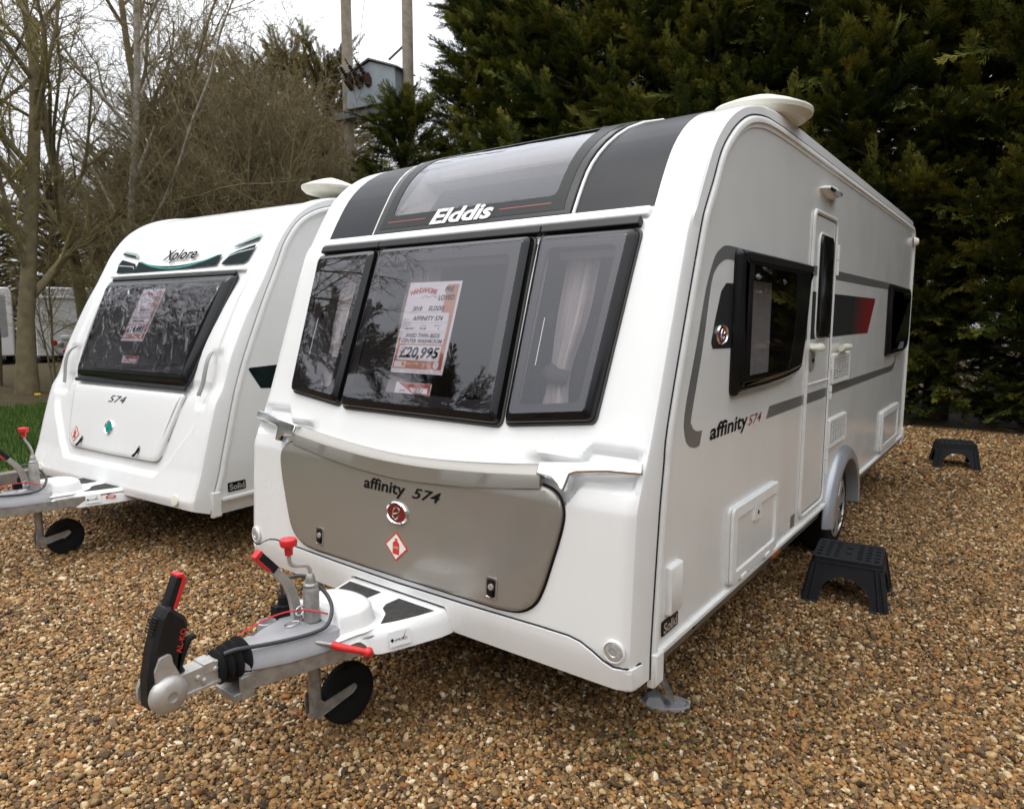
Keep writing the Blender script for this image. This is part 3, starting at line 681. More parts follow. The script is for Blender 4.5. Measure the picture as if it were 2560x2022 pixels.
def caravan_a():
    root = empty("touring_caravan", (0, 1.125, 0), 0, "large white touring caravan with three-pane black front window and taupe metallic locker lid", "caravan", "touring caravans parked on the gravel")
    fn = FA.fr
    def disp(v, z):
        av = abs(v); top = 1.118 + .055 * sstep(av, .84, .90) ; 
        bot = 1.052 - .11 * (1 - sstep(av, .80, .90))
        if av < .58: return 0.0
        a = sstep(z, bot - .016, bot + .016) * (1 - sstep(z, top - .016, top + .016)) * (1 - sstep(av, 1.075, 1.100))
        a *= sstep(av, .60, .72)
        return -.030 * a
    holes = [(-.47, .47, 1.25, 1.93), (-.89, -.54, 1.29, 1.92), (.54, .89, 1.29, 1.92), (-.50, .50, 2.13, 2.44)]
    sh = FA.shell(holes, disp, (.9, 1.22)).build("front_and_roof_shell", "gelcoat", root, smooth=28)
    # valance with its curved upper edge and drawbar notch
    up = [(1.22, .447), (1.13, .445), (1.06, .446), (1.02, .458), (.975, .482), (.93, .500), (.88, .508), (.75, .507), (.40, .498), (0, .493)]
    up = up + [(-a, b) for a, b in up[::-1][1:]]
    out = up + [(-1.22, .372), (-1.0, .366), (-.33, .36), (-.30, .375), (-.295, .455), (-.285, .464), (.285, .464), (.295, .455), (.30, .375), (.33, .36), (1.0, .366), (1.22, .372)]
    v = MB(); v.patch(out, fn, .012, -.010, cutb=(.40, .43, .46, .48), cuta=(-1.07, -1.085, -1.10, -1.15, 1.07, 1.085, 1.10, 1.15, 0))
    va = v.build("front_valance", "gelcoat", root, smooth=50, bevel=.006)
    g = MB(); g.tube([fn(a, b + .003, .004) for a, b in up], .0035, 5); g.patch(rect(-.285, .285, .38, .462), fn, .002); g.build("joint", "dark_void", va, smooth=0)
    # gas locker lid
    half = [(0.0, .527), (.30, .527), (.55, .529), (.655, .542), (.722, .583), (.758, .645), (.790, .745), (.822, .855), (.836, .935), (.822, .985), (.785, 1.012), (.735, 1.024), (.60, 1.015), (.30, .995), (0, .985)]
    half = [half[0]] + spline(half[2:12], 4) + half[12:]
    lid = half + [(-a, b) for a, b in half[::-1] if a > 0]
    m = MB(); cb = (.56, .62, .70, .78, .86, .93, .97)
    m.rings([(lid, .001), (lid, .010), (inset(lid, .004), .015), (inset(lid, .012), .0175)], fn, cap=False)
    m.patch(inset(lid, .012), fn, .0175, cutb=list(np.arange(.56, 1.0, .04)), cuta=list(np.arange(-.76, .8, .08)))
    L = m.build("gas_locker_lid", "taupe_metallic", root, smooth=25)
    g = MB(); g.patch(inset(lid, -.010), fn, .0015, cutb=cb); g.build("seal", "rubber", L, smooth=0)
    zt = lambda a: 1.043 + .050 * (abs(a) / .73) ** 1.7
    A = np.linspace(-.735, .735, 31); b_ = MB(); vs_ = []
    for a in A:
        t = zt(a); k = abs(a) / .73
        zf, zb = t - .032 - .008 * k, t - .092 + .006 * k
        for z, d in ((t + .006, .0), (t + .003, .010), (t - .002, .014), (zf + .002, .036), (zf - .002, .037), (zb + .003, .024), (zb, .019), (zb - .001, .004)): vs_.append(fn(a, z, d))
    b_.add(vs_, [(i * 8 + j, i * 8 + j + 1, (i + 1) * 8 + j + 1, (i + 1) * 8 + j) for i in range(30) for j in range(7)] + [tuple(range(8)), tuple(range(240, 248))])
    b_.build("lid_trim_bar", "taupe_metallic", root, smooth=30)
    for sg in (1, -1):
        c = MB(); P = [(.722, 1.094), (.80, 1.103), (.87, 1.110), (1.00, 1.128), (1.102, 1.140), (1.108, 1.104), (1.00, 1.094), (.885, 1.076), (.862, 1.066), (.852, 1.015), (.838, 1.013), (.820, 1.030), (.79, 1.046), (.722, 1.052)]
        P = [(sg * a, b) for a, b in P]
        c.rings([(P, .004), (P, .044), (inset(P, .004), .050)], fn)
        c.build("grab_handle", "chrome", root, smooth=30, bevel=.0025)
    for sg, a, b in ((1, .510, .605), (-1, -.535, .605)):
        k = MB(); po = rnd(rect(a - .030, a + .030, b - .043, b + .043), .010, 3)
        k.rings([(po, .017), (inset(po, .001), .021), (inset(po, .005), .021), (inset(po, .008), .018)], fn)
        k.patch(rnd(rect(a - .020, a + .020, b - .034, b + .033), .008, 3), fn, .0205, mi=1)
        k.lathe([(.013, 0), (.012, .006), (.005, .007), (.005, .004)], fn(a - .002, b + .004, .021), (-1, 0, 0), 14, mi=2)
        k.box(*[q for pr in ((fn(a, 0, .0).x - 0, 0), ) for q in ()] or (fn(a, b, .022).x - .006, fn(a, b, .02).x, a - .012, a + .006, b - .032, b - .012), mi=1)
        k.build("lid_lock", ["taupe_metallic", "gloss_black", "cast_silver"], L, smooth=35)
    fb = lambda a, b, d: fn(a, b, .0175 + d)
    x = MB(); text(x, "affinity", fb, .072, .902, .070, .002, sa=-1, width=.262, shear=.12, bold=.018); x.build("model_lettering", "letter_black", L, smooth=0)
    x = MB(); text(x, "574", fb, -.180, .906, .062, .002, sa=-1, width=.165, shear=.35, bold=.012); x.build("model_number", "letter_black", L, smooth=0)
    oval_badge(L, "maker_badge", fb, -.012, .806, .067, .049, -1)
    lpg_sign(L, fb, -.012, .660)
    for sg in (1, -1):
        k = MB(); o_ = fn(sg * 1.060, .503, .0); nx, nz = FA.n(.503)
        k.lathe([(.042, -.002), (.042, .006), (.036, .009), (.034, .004)], o_, (nx, sg * .12, nz), 24, mi=0, cap=False)
        k.lathe([(.034, .003), (.030, .008), (.016, .010), (.014, .007), (.002, .008)], o_, (nx, sg * .12, nz), 24, mi=1)
        k.build("marker_light", ["trim_white", "lens_clear"], root, smooth=40)
    # front windows
    top = 1.955
    ctr = [(-.476, 1.208), (.476, 1.208), (.457, top), (-.457, top)]
    window_box(root, "front_window", fn, ctr, .03, .030, .010, .052, "gloss_black", .050, "grey_border", "front_glass", rim=.008)
    for sg in (1, -1):
        q = [(sg * .500, 1.214), (sg * .890, 1.256), (sg * .936, top - .004), (sg * .488, top)]
        window_box(root, "front_window", fn, q, .03, .030, .008, .046, "gloss_black", .034, "grey_border", "front_glass", rim=.007)
    k = MB(); 
    for a0, a1 in ((-.93, -.487), (-.483, .483), (.487, .93)):
        k.patch(rect(a0, a1, 1.962, 1.992), fn, .030, 0)
    k.build("window_hinge_rail", "satin_black", root, smooth=0, bevel=.006)
    k = MB(); pr = [(-.950, 2.000), (.950, 2.000), (.948, 2.040), (-.948, 2.040)]
    k.patch(pr, fn, .020, -.004); k.build("brow_trim", "gelcoat", root, smooth=40, bevel=.010)
    for sg in (1, -1):
        zz = np.linspace(2.046, 2.530, 12)
        inn = [(sg * (.606 + .085 * (max(0, z - 2.2) / .33) ** 1.6), z) for z in zz]; out_ = [(sg * (.952 - .004 * i / 11), z) for i, z in enumerate(zz)]
        k = MB(); k.patch(inn + out_[::-1], fn, .0025, 0, cutb=list(np.linspace(2.1, 2.52, 11)))
        k.build("brow_panel", "dark_panel", root, smooth=60)
        k = MB(); k.tube([fn(sg * (.598 + .085 * (max(0, z - 2.2) / .33) ** 1.6), z, .004) for z in zz], .008, 8); k.build("brow_strip", "trim_white", root, smooth=60)
    # skylight
    zz = list(np.linspace(2.046, 2.505, 11)); cb = zz[1:-1]
    wd = lambda z: .588 + .07 * (max(0, z - 2.2) / .33) ** 1.6
    o_ = rnd([(-.588, 2.040), (.588, 2.040)] , 0) + [(wd(z), z) for z in zz] + [(-wd(z), z) for z in zz[::-1]]
    inn = rnd([(-.490, 2.128), (.490, 2.128), (.505, 2.465), (-.505, 2.465)], .03)
    k = MB(); k.patch(o_, fn, .016, 0, holes=[inn[::-1]], cutb=cb)
    S = k.build("skylight", "grey_border", root, smooth=50, bevel=.004)
    k = MB(); k.patch(inset(inn, -.004), fn, .0155, cutb=cb); k.build("pane", "sky_glass", S, smooth=60)
    k = MB(); bo = [(-.555, 2.062), (.555, 2.062)] + [(wd(z) - .040, z) for z in zz[1:]] + [(-(wd(z) - .040), z) for z in zz[1:][::-1]]
    k.patch(bo, fn, .0175, holes=[inset(inn, .0)[::-1]], cutb=cb); k.build("dark_border", "charcoal_decal", S, smooth=60)
    x = MB(); fb = lambda a, b, d: fn(a, b, .0175 + d)
    text(x, "Elddis", fb, .015, 2.094, .098, .004, sa=-1, width=.375, shear=.22, bold=.030)
    e = x.build("maker_lettering", "letter_white", S, smooth=0)
    e.modifiers.new("s", 'SOLIDIFY').thickness = .004
    for a0, a1 in ((.245, .505), (-.480, -.205)):
        x = MB(); x.patch(rect(a0, a1, 2.0925, 2.0965), fb, .001); x.build("red_line", "red_line", S, smooth=0)
    k = MB(); rv = rnd([(-.50, 2.125), (.50, 2.125), (.515, 2.455), (-.515, 2.455)], .03)
    k.rings([(rv, -.004), (inset(rv, .02), -.06), (inset(rv, .06), -.12)], fn, cap=False); k.build("roof_light_reveal", "cream_plastic", S, smooth=40)
    k = MB(); k.box(.55, 1.2, -1.05, 1.05, 2.33, 2.345); k.build("headlining", "curtain", root, smooth=0)
    # side walls with openings
    win = rnd([(.690, 1.335), (1.10, 1.333), (1.38, 1.345), (1.61, 1.372), (1.69, 1.56), (1.72, 1.88), (.690, 1.88)], .03)
    rw = rnd([(4.45, 1.335), (5.28, 1.34), (5.42, 1.42), (5.42, 1.84), (5.30, 1.875), (4.40, 1.875)], .03)
    for sg in (-1, 1):
        f = side_fn(sg); k = MB()
        k.patch(side_outline(FA), f, 0.0, -.022, holes=[win[::-1], rw[::-1]] if sg < 0 else [])
        k.build("side_wall", "wall_white", root, smooth=20)
        W_ = rail_strip(FA, sg).build("awning_rail", "trim_white", root, smooth=40); seam(FA, sg).build("seam", "dark_void", W_, smooth=0)
        k = MB()
        for x0, x1 in ((.045, 2.475), (3.425, 5.70)):
            k.rings([([(x0, .425), (x1, .425), (x1, .452), (x0, .452)], 0), ([(x0, .428), (x1, .428), (x1, .448), (x0, .448)], .016)], f)
        k.build("lower_rail", "trim_white", root, smooth=20, bevel=.004)
        k = MB()
        for x0, x1 in ((.045, 2.49), (3.41, 5.68)):
            k.patch(rect(x0, x1, .345, .424), lambda a, b, d: f(a, b, d - .012 - (.424 - b) * .25), .0, -.01)
        k.build("skirt", "skirt_grey", root, smooth=20)
        k = MB(); k.rings([(rect(-.034, .042, .325, .452), -.01), (rect(-.034, .042, .325, .452), .014), (rect(-.026, .034, .333, .448), .022)], f); k.build("corner_cap", "trim_white", root, smooth=30, bevel=.006)
        # wheel arch
        k = MB(); cx, cz = 2.95, .275; n = 26; vs_ = []
        for i in range(n + 1):
            a = math.pi * i / n; c, s_ = math.cos(a), math.sin(a); low = .04 * (abs(c) > .97)
            for r, d in ((.480, -.002), (.475, .018), (.455, .040), (.435, .052), (.400, .058), (.385, .050), (.380, -.03)):
                vs_.append(f(cx + r * c, cz + r * s_ * 1.0 + .0 - .0, d))
        for i in (0, n):
            pass
        k.add(vs_, [(i * 7 + j, i * 7 + j + 1, (i + 1) * 7 + j + 1, (i + 1) * 7 + j) for i in range(n) for j in range(6)] + [tuple(range(7)), tuple(range(n * 7, n * 7 + 7))])
        k.build("wheel_arch", "arch_silver", root, smooth=40)
        wheel(root, 2.95, sg * 1.112, .315)
    f = side_fn(-1)
    # decals on the near side
    k = MB(); outer = spline([(.352, 1.143), (.30, 1.143), (.245, 1.160), (.212, 1.196), (.203, 1.29), (.300, 1.55), (.365, 1.735), (.437, 1.855), (.500, 1.897), (.565, 1.914), (.70, 1.915)], 4)
    inner = spline([(.70, 1.862), (.58, 1.862), (.526, 1.850), (.466, 1.822), (.415, 1.757), (.352, 1.52), (.264, 1.27), (.268, 1.235), (.290, 1.214), (.330, 1.202), (.375, 1.200)], 4)
    k.patch(outer + inner, f, .0015); k.patch(rect(1.70, 4.46, 1.862, 1.915), f, .0015)
    k.patch([(1.178, 1.149), (4.80, 1.154), (4.90, 1.165), (5.00, 1.22), (5.03, 1.31), (4.99, 1.31), (4.955, 1.235), (4.80, 1.205), (1.222, 1.206)], f, .0015)
    k.patch(rect(1.706, 1.786, .470, .542), f, .0015)
    k.build("grey_stripe", "stripe_grey", root, smooth=0)
    k = MB(); k.patch(rnd([(.70, 1.506), (.455, 1.510), (.435, 1.535), (.470, 1.625), (.524, 1.735), (.575, 1.768), (.70, 1.770)], .012, 4), f, .0015)
    k.patch([(1.68, 1.508), (2.90, 1.515), (2.90, 1.774), (1.68, 1.774)], f, .0015)
    for i in range(16):
        a0, a1 = i / 16, (i + 1) / 16; xa = lambda z, t: (2.90 + .68 * t) + (z - 1.515) / .259 * (.24 * t)
        k.patch([(xa(1.515, a0), 1.515), (xa(1.515, a1), 1.515), (xa(1.774, a1), 1.774), (xa(1.774, a0), 1.774)], f, .0015, mi=min(6, max(0, i // 2 - 1 + i % 2)))
    k.build("charcoal_panel_decal", ["charcoal_decal"] + ["red_fade_%d" % i for i in range(6)], root, smooth=0)
    x = MB(); text(x, "affinity", f, .682, 1.170, .088, .002, width=.455, shear=.12, bold=.022); x.build("side_lettering", "letter_black", root, smooth=0)
    x = MB(); text(x, "574", f, 1.010, 1.1715, .062, .002, width=.19, shear=.30, bold=.004); x.build("side_model_number", "letter_red", root, smooth=0)
    oval_badge(root, "side_badge", f, .540, 1.564, .064, .042, 1)
    # side windows
    q = rnd([(.652, 1.302), (1.05, 1.302), (1.36, 1.312), (1.58, 1.332), (1.642, 1.36), (1.70, 1.50), (1.757, 1.80), (1.760, 1.905), (1.752, 1.912), (.660, 1.912)], [.04, 0, 0, 0, .05, 0, 0, .02, .01, .03])
    W = MB(); W.rings([(q, 0), (q, .012), (inset(q, .006), .024), (inset(q, .030), .040), (inset(q, .040), .036), (inset(q, .050), .044), (inset(q, .060), .046)], f, cap=False)
    gi = inset(q, .060)
    hole = rnd([(.775, 1.372), (1.36, 1.382), (1.395, 1.42), (1.445, 1.60), (1.43, 1.845), (.775, 1.850)], [.02, .03, 0, .05, .04, .02])
    W.patch(gi, f, .0455, holes=[hole[::-1]])
    W = W.build("side_window", "gloss_black", root, smooth=35)
    k = MB(); k.patch(inset(hole, -.003), f, .0450); k.build("pane", "side_glass", W, smooth=0)
    k = MB(); k.rings([(rect(.735, 1.745, 1.862, 1.902), .03), (rect(.735, 1.745, 1.868, 1.898), .046)], f); k.build("hinge_strip", "satin_black", W, smooth=0, bevel=.003)
    q = rnd([(4.385, 1.305), (5.20, 1.300), (5.42, 1.335), (5.47, 1.42), (5.475, 1.86), (5.40, 1.910), (4.365, 1.912)], [.03, .0, .05, 0, .05, .02, .03])
    W = MB(); W.rings([(q, 0), (q, .012), (inset(q, .02), .034), (inset(q, .05), .042)], f, cap=False); W.patch(inset(q, .05), f, .042, holes=[inset(q, .11)[::-1]])
    W = W.build("side_window", "gloss_black", root, smooth=35, label="dark rear side window of the caravan")
    k = MB(); k.patch(inset(q, .108), f, .0415); k.build("pane", "dark_glass", W, smooth=0)
    # entrance door
    o_ = rnd([(1.848, .478), (2.405, .478), (2.405, 2.222), (1.848, 2.222)], [.09, .09, .07, .08], 6)
    D = MB(); D.patch(inset(o_, .026), f, .004); D = D.build("entrance_door", "wall_white", root, smooth=0)
    k = MB(); k.rings([(o_, .001), (inset(o_, .004), .012), (inset(o_, .018), .014), (inset(o_, .024), .010), (inset(o_, .030), .003)], f, cap=False); F_ = k.build("door_frame", "trim_white", D, smooth=40); k = MB(); k.tube([f(a, b, .0045) for a, b in inset(o_, .0315)] + [f(*inset(o_, .0315)[0], .0045)], .0022, 5); k.build("shut_line", "rubber", F_, smooth=0)
    for z0, z1 in ((1.862, 1.915), (1.149, 1.206)):
        k = MB(); k.patch(rect(1.879, 2.374, z0, z1), f, .0055); k.build("grey_stripe", "stripe_grey", D, smooth=0)
    k = MB(); k.patch(rect(1.879, 2.374, 1.510, 1.774), f, .0055); k.build("charcoal_panel_decal", "charcoal_decal", D, smooth=0)
    q = rnd([(2.00, 1.512), (2.285, 1.512), (2.285, 2.095), (2.00, 2.095)], .06, 6)
    k = MB(); k.rings([(inset(q, -.014), .004), (inset(q, -.010), .010), (q, .010), (inset(q, .004), .006)], f, mi=1, cap=False)
    k.rings([(q, .004), (inset(q, .006), .022), (inset(q, .02), .026)], f); k.build("door_window", ["gloss_black", "trim_white"], D, smooth=40)
    k = MB(); k.rings([(rect(1.88, 2.372, 1.248, 1.262), .004), (rect(1.88, 2.372, 1.251, 1.259), .009)], f); k.build("split_line", "trim_white", D, smooth=0)
    k = MB(); q = rnd([(1.905, 1.330), (2.01, 1.330), (2.01, 1.445), (1.905, 1.445)], .045, 5); k.rings([(q, .004), (inset(q, .004), .012)], f, mi=1)
    k.tube([f(1.80, 1.466, .030), f(1.835, 1.466, .042), f(1.90, 1.466, .052), f(1.955, 1.466, .052), f(1.96, 1.466, .046), f(2.03, 1.466, .040), f(2.055, 1.466, .026)], [.006, .016, .024, .027, .022, .020, .006], 10, flat=.8)
    k.tube([f(1.93, 1.466, .0), f(1.93, 1.466, .05)], .02, 8)
    k.lathe([(.012, 0), (.011, .006)], f(1.957, 1.39, .012), (0, -1, 0), 12, mi=2)
    k.build("door_handle", ["cream_plastic", "handle_grey", "gloss_black"], D, smooth=40)
    for z0, z1 in ((1.885, 2.065), (1.310, 1.400), (1.130, 1.212), (.655, .830)):
        k = MB(); zm = (z0 + z1) / 2
        for a, b in ((z0, zm - .003), (zm + .003, z1)):
            k.box(2.382, 2.440, -1.141, -1.125, a, b); k.tube([f(2.412, a, .014), f(2.412, b, .014)], .011, 8)
        k.build("hinge", "trim_white", D, smooth=40)
    # small fittings on the side
    k = MB(); k.tube([f(2.56, 1.440, .036), f(2.72, 1.440, .036)], [.020, .024], 10); k.tube([f(2.73, 1.440, .036), f(2.80, 1.440, .036)], [.024, .019], 10); k.tube([f(2.70, 1.405, .0), f(2.70, 1.432, .03)], .014, 8)
    k.build("door_retainer", "cream_plastic", root, smooth=40)
    for z0, z1 in ((1.212, 1.405), (.800, .992)):
        k = MB(); q = rnd(rect(2.455, 2.945, z0, z1), .018, 3)
        k.rings([(q, 0), (q, .012), (inset(q, .008), .018), (inset(q, .026), .016), (inset(q, .028), .004)], f, cap=True)
        V = k.build("fridge_vent", "trim_white", root, smooth=30)
        k = MB(); k.patch(rect(2.485, 2.915, z0 + .03, z1 - .03), f, .0052); k.build("vent_opening", "dark_void", V, smooth=0)
        k = MB(); n = 8; h = (z1 - z0 - .06)
        for i in range(n + 1):
            z = z0 + .03 + h * i / n; k.box(2.483, 2.917, -1.1405, -1.131, z - .0030, z + .0030)
        for i in range(7):
            xx = 2.485 + .43 * i / 6; k.box(xx - .0045, xx + .0045, -1.1405, -1.129, z0 + .03, z1 - .03)
        k.build("slats", "trim_white", V, smooth=0)
    def hatch(x0, x1, z0, z1, proud, detail):
        I = lambda t: rnd(rect(x0 + t, x1 - t, z0 + t, z1 - t), .030 if t < .02 else .016, 4); k = MB()
        k.rings([(I(0), 0), (I(0), proud * .45), (I(.005), proud * .47), (I(.005), proud * .56), (I(-.002), proud * .6), (I(.004), proud), (I(.05), proud * 1.08), (I(.058), proud * .75)], f, cap=False)
        H = k.build("service_hatch", "trim_white", root, smooth=30)
        k = MB(); k.patch(I(.056), f, proud * .76); k.build("hatch_panel", "wall_white", H, smooth=0)
        if detail:
            cx = (x0 + x1) / 2
            k = MB(); k.rings([(rnd(rect(cx - .055, cx + .055, z1 - .125, z1 - .05), .012, 3), proud * .7), (rnd(rect(cx - .05, cx + .05, z1 - .120, z1 - .05), .012, 3), proud * 1.08)], f)
            k.lathe([(.010, 0), (.009, .003)], f(cx, z1 - .085, proud * 1.08), (0, -1, 0), 10, mi=1); k.build("latch", ["trim_white", "gloss_black"], H, smooth=30)
            for xx in (x0 + .16, x1 - .16):
                k = MB(); k.box(xx - .035, xx + .035, -1.125 - proud * 1.25, -1.125, z0 - .006, z0 + .018); k.build("hatch_hinge", "trim_white", H, smooth=30, bevel=.006)
    hatch(.705, 1.372, .465, .812, .026, True)
    hatch(4.385, 5.280, .474, .828, .024, False)
    k = MB(); q = rnd(rect(.078, .192, .552, .740), .012, 3); k.rings([(q, 0), (q, .012), (inset(q, .004), .019), (inset(q, .009), .022)], f)
    k.build("socket_flap", "trim_white", root, smooth=35)
    k = MB(); q = rnd(rect(.048, .186, .484, .540), .008, 3); k.rings([(q, 0), (q, .005), (inset(q, .003), .007), (inset(q, .004), .0055)], f)
    text(k, "Solid", f, .117, .512, .052, .007, width=.118, bold=.03, mi=1)
    k.build("construction_badge", ["gloss_black", "cast_silver"], root, smooth=30)
    for x0, x1 in ((1.40, 1.53), (3.44, 3.56)):
        k = MB(); k.rings([(rnd(rect(x0, x1, .385, .412), .006, 2), -.02), (inset(rnd(rect(x0, x1, .385, .412), .006, 2), .004), .004)], f)
        k.build("side_reflector", "lens_amber", root, smooth=30)
    k = MB(); k.lathe([(.016, 0), (.015, .002)], f(.40, .394, -.017), (0, -1, 0), 16); k.build("jack_hole", "dark_void", root, smooth=0)
    k = MB(); q = spline([(1.96, 2.335), (2.05, 2.362), (2.15, 2.372), (2.25, 2.362), (2.33, 2.340), (2.25, 2.312), (2.15, 2.304), (2.05, 2.312), (1.96, 2.335)], 2)[:-1]
    k.rings([(q, 0), (inset(q, .003), .025), (inset(q, .012), .042), (inset(q, .024), .046)], f); k.patch([(2.10, 2.315), (2.27, 2.318), (2.25, 2.345), (2.12, 2.345)], f, .048, mi=1)
    k.build("awning_light", ["trim_white", "handle_grey"], root, smooth=50)
    k = MB(); k.lathe([(.045, 0), (.045, .02), (.03, .045), (.012, .05)], f(5.60, 2.355, .0), (0.3, -1, 0), 16); k.build("rear_marker_light", "cream_plastic", root, smooth=40)
    k = MB(); k.box(5.66, 5.735, -1.15, -1.10, .42, .52); k.build("rear_corner_cap", "trim_white", root, smooth=30, bevel=.006)
    shell_extras(root, FA)
    # steady leg on the near front corner
    ua, va_ = Vector((.50, -.866, 0)), Vector((.866, .5, 0)); fo = Vector((.413, -.992, 0))
    ft = lambda a, b, d: fo + ua * a + va_ * b + Vector((0, 0, d))
    k = MB(); p0, p1 = Vector((.35, -.90, .36)), ft(.035, .0, .035); t = (p1 - p0).normalized(); sx_ = Vector((0, 0, 1)).cross(t).normalized(); up_ = t.cross(sx_)
    for w0, w1, h0, h1 in ((-.024, .024, -.004, .0), (-.024, -.020, -.022, .0), (.020, .024, -.022, .0)):
        vs_ = [q + sx_ * w_ + up_ * h for q in (p0, p1) for w_ in (w0, w1) for h in (h0, h1)]
        k.add(vs_, [(0, 1, 3, 2), (4, 6, 7, 5), (0, 4, 5, 1), (2, 3, 7, 6), (0, 2, 6, 4), (1, 5, 7, 3)])
    el = circ(0, 0, .100, 28, .055); k.rings([(inset(el, -.003), 0), (inset(el, -.003), .012), (el, .018), (inset(el, .005), .018), (inset(el, .008), .008)], ft, mi=1)
    k.add([ft(-.090, -.030, .008), ft(-.005, -.052, .008), ft(-.005, .052, .008), ft(-.090, .030, .008), ft(-.075, -.022, .040), ft(-.030, -.035, .052), ft(-.030, .035, .052), ft(-.075, .022, .040)], [(0, 1, 5, 4), (1, 2, 6, 5), (2, 3, 7, 6), (3, 0, 4, 7), (4, 5, 6, 7)], 1)
    k.build("corner_steady", ["galvanised", "grey_plastic"], root, smooth=30)
    dome_aerial(root, 1.37, -.985, 2.622, .465, .06)
    # interior seen through the glass
    k = MB(); k.box(.30, 5.6, -1.09, 1.09, .401, .43); k.build("floor", "floor_grey", root, smooth=0)
    k = MB(); k.box(.03, .34, -1.05, 1.05, 1.17, 1.20); k.build("front_shelf", "cabinet_wood", root, smooth=0)
    k = MB(); k.box(2.45, 2.49, -1.09, 1.09, .43, 2.48); k.box(.9, 2.4, -1.095, -1.085, 1.92, 1.925); k.build("bulkhead", "cabinet_wood", root, smooth=0)
    k = MB(); 
    for sg in (-1, 1): k.box(.36, 2.2, sg * 1.08 if sg < 0 else .42, -.42 if sg < 0 else 1.08, .43, .90); k.box(.36, 2.2, sg * 1.09 if sg < 0 else .95, -.95 if sg < 0 else 1.09, .90, 1.30)
    k.build("sofa", "upholstery", root, smooth=0, bevel=.03)
    def curtain(a0, a1, tie_in, depth, z0, z1):
        zs = np.linspace(z0, z1, 18); us = np.linspace(0, 1, 26); vs_ = []; zt_ = 1.41
        for z in zs:
            g_ = math.exp(-((z - zt_) / .16) ** 2); wd_ = 1 - .42 * g_
            for u in us:
                a = a0 + (a1 - a0) * (tie_in + (u - tie_in) * wd_)
                vs_.append(Vector((FA.F(z) + depth + .014 * math.sin(u * 26) + .006 * math.sin(u * 61 + z * 3), a, z)))
        k = MB(); k.add(vs_, [(i * 26 + j, i * 26 + j + 1, (i + 1) * 26 + j + 1, (i + 1) * 26 + j) for i in range(17) for j in range(25)])
        c = k.build("curtain", "curtain", root, smooth=60)
        k = MB(); al = a0 + (a1 - a0) * (tie_in * .42 - .03); ar = a0 + (a1 - a0) * (tie_in + (1 - tie_in) * .58 + .03)
        k.tube([(FA.F(zt_) + depth - .012, al, zt_ + .02), (FA.F(zt_) + depth - .035, (al + ar) / 2, zt_), (FA.F(zt_) + depth - .012, ar, zt_ - .01)], .033, 8, flat=.5)
        k.build("tie_back", "curtain_band", c, smooth=60)
    curtain(.33, .13, .3, .09, 1.21, 1.86); curtain(-.585, -.73, .3, .08, 1.23, 1.88); curtain(.82, .66, .4, .09, 1.23, 1.88)
    k = MB()
    for a0, a1 in ((-.40, .44), (-.86, -.56), (.56, .86)): k.box(FA.F(1.86) + .05, FA.F(1.86) + .09, a0, a1, 1.865, 1.895)
    k.build("blind_cassette", "blind_grey", root, smooth=0, bevel=.004)
    for a0, a1 in ((.78, .89), (1.06, 1.36)):
        k = MB(); us = np.linspace(0, 1, 20); vs_ = [Vector((a0 + (a1 - a0) * u, -1.06 + .012 * math.sin(u * 24), z)) for z in (1.36, 1.80) for u in us]
        k.add(vs_, [(j, j + 1, 20 + j + 1, 20 + j) for j in range(19)]); k.build("curtain", "curtain", root, smooth=60)
    for a in (.41, -.60, .80):
        k = MB(); k.tube([fn(a, 1.44, .030), fn(a, 1.62, .030)], .0028, 6); k.box(fn(a, 1.65, .02).x, fn(a, 1.65, .02).x + .02, a - .018, a + .004, 1.625, 1.66, 1); k.build("window_stay", ["chrome", "black_plastic"], root, smooth=0)
    drawbar(root, 0.0, True); frame_fairing(root, 0.0, False)
    return root, fn

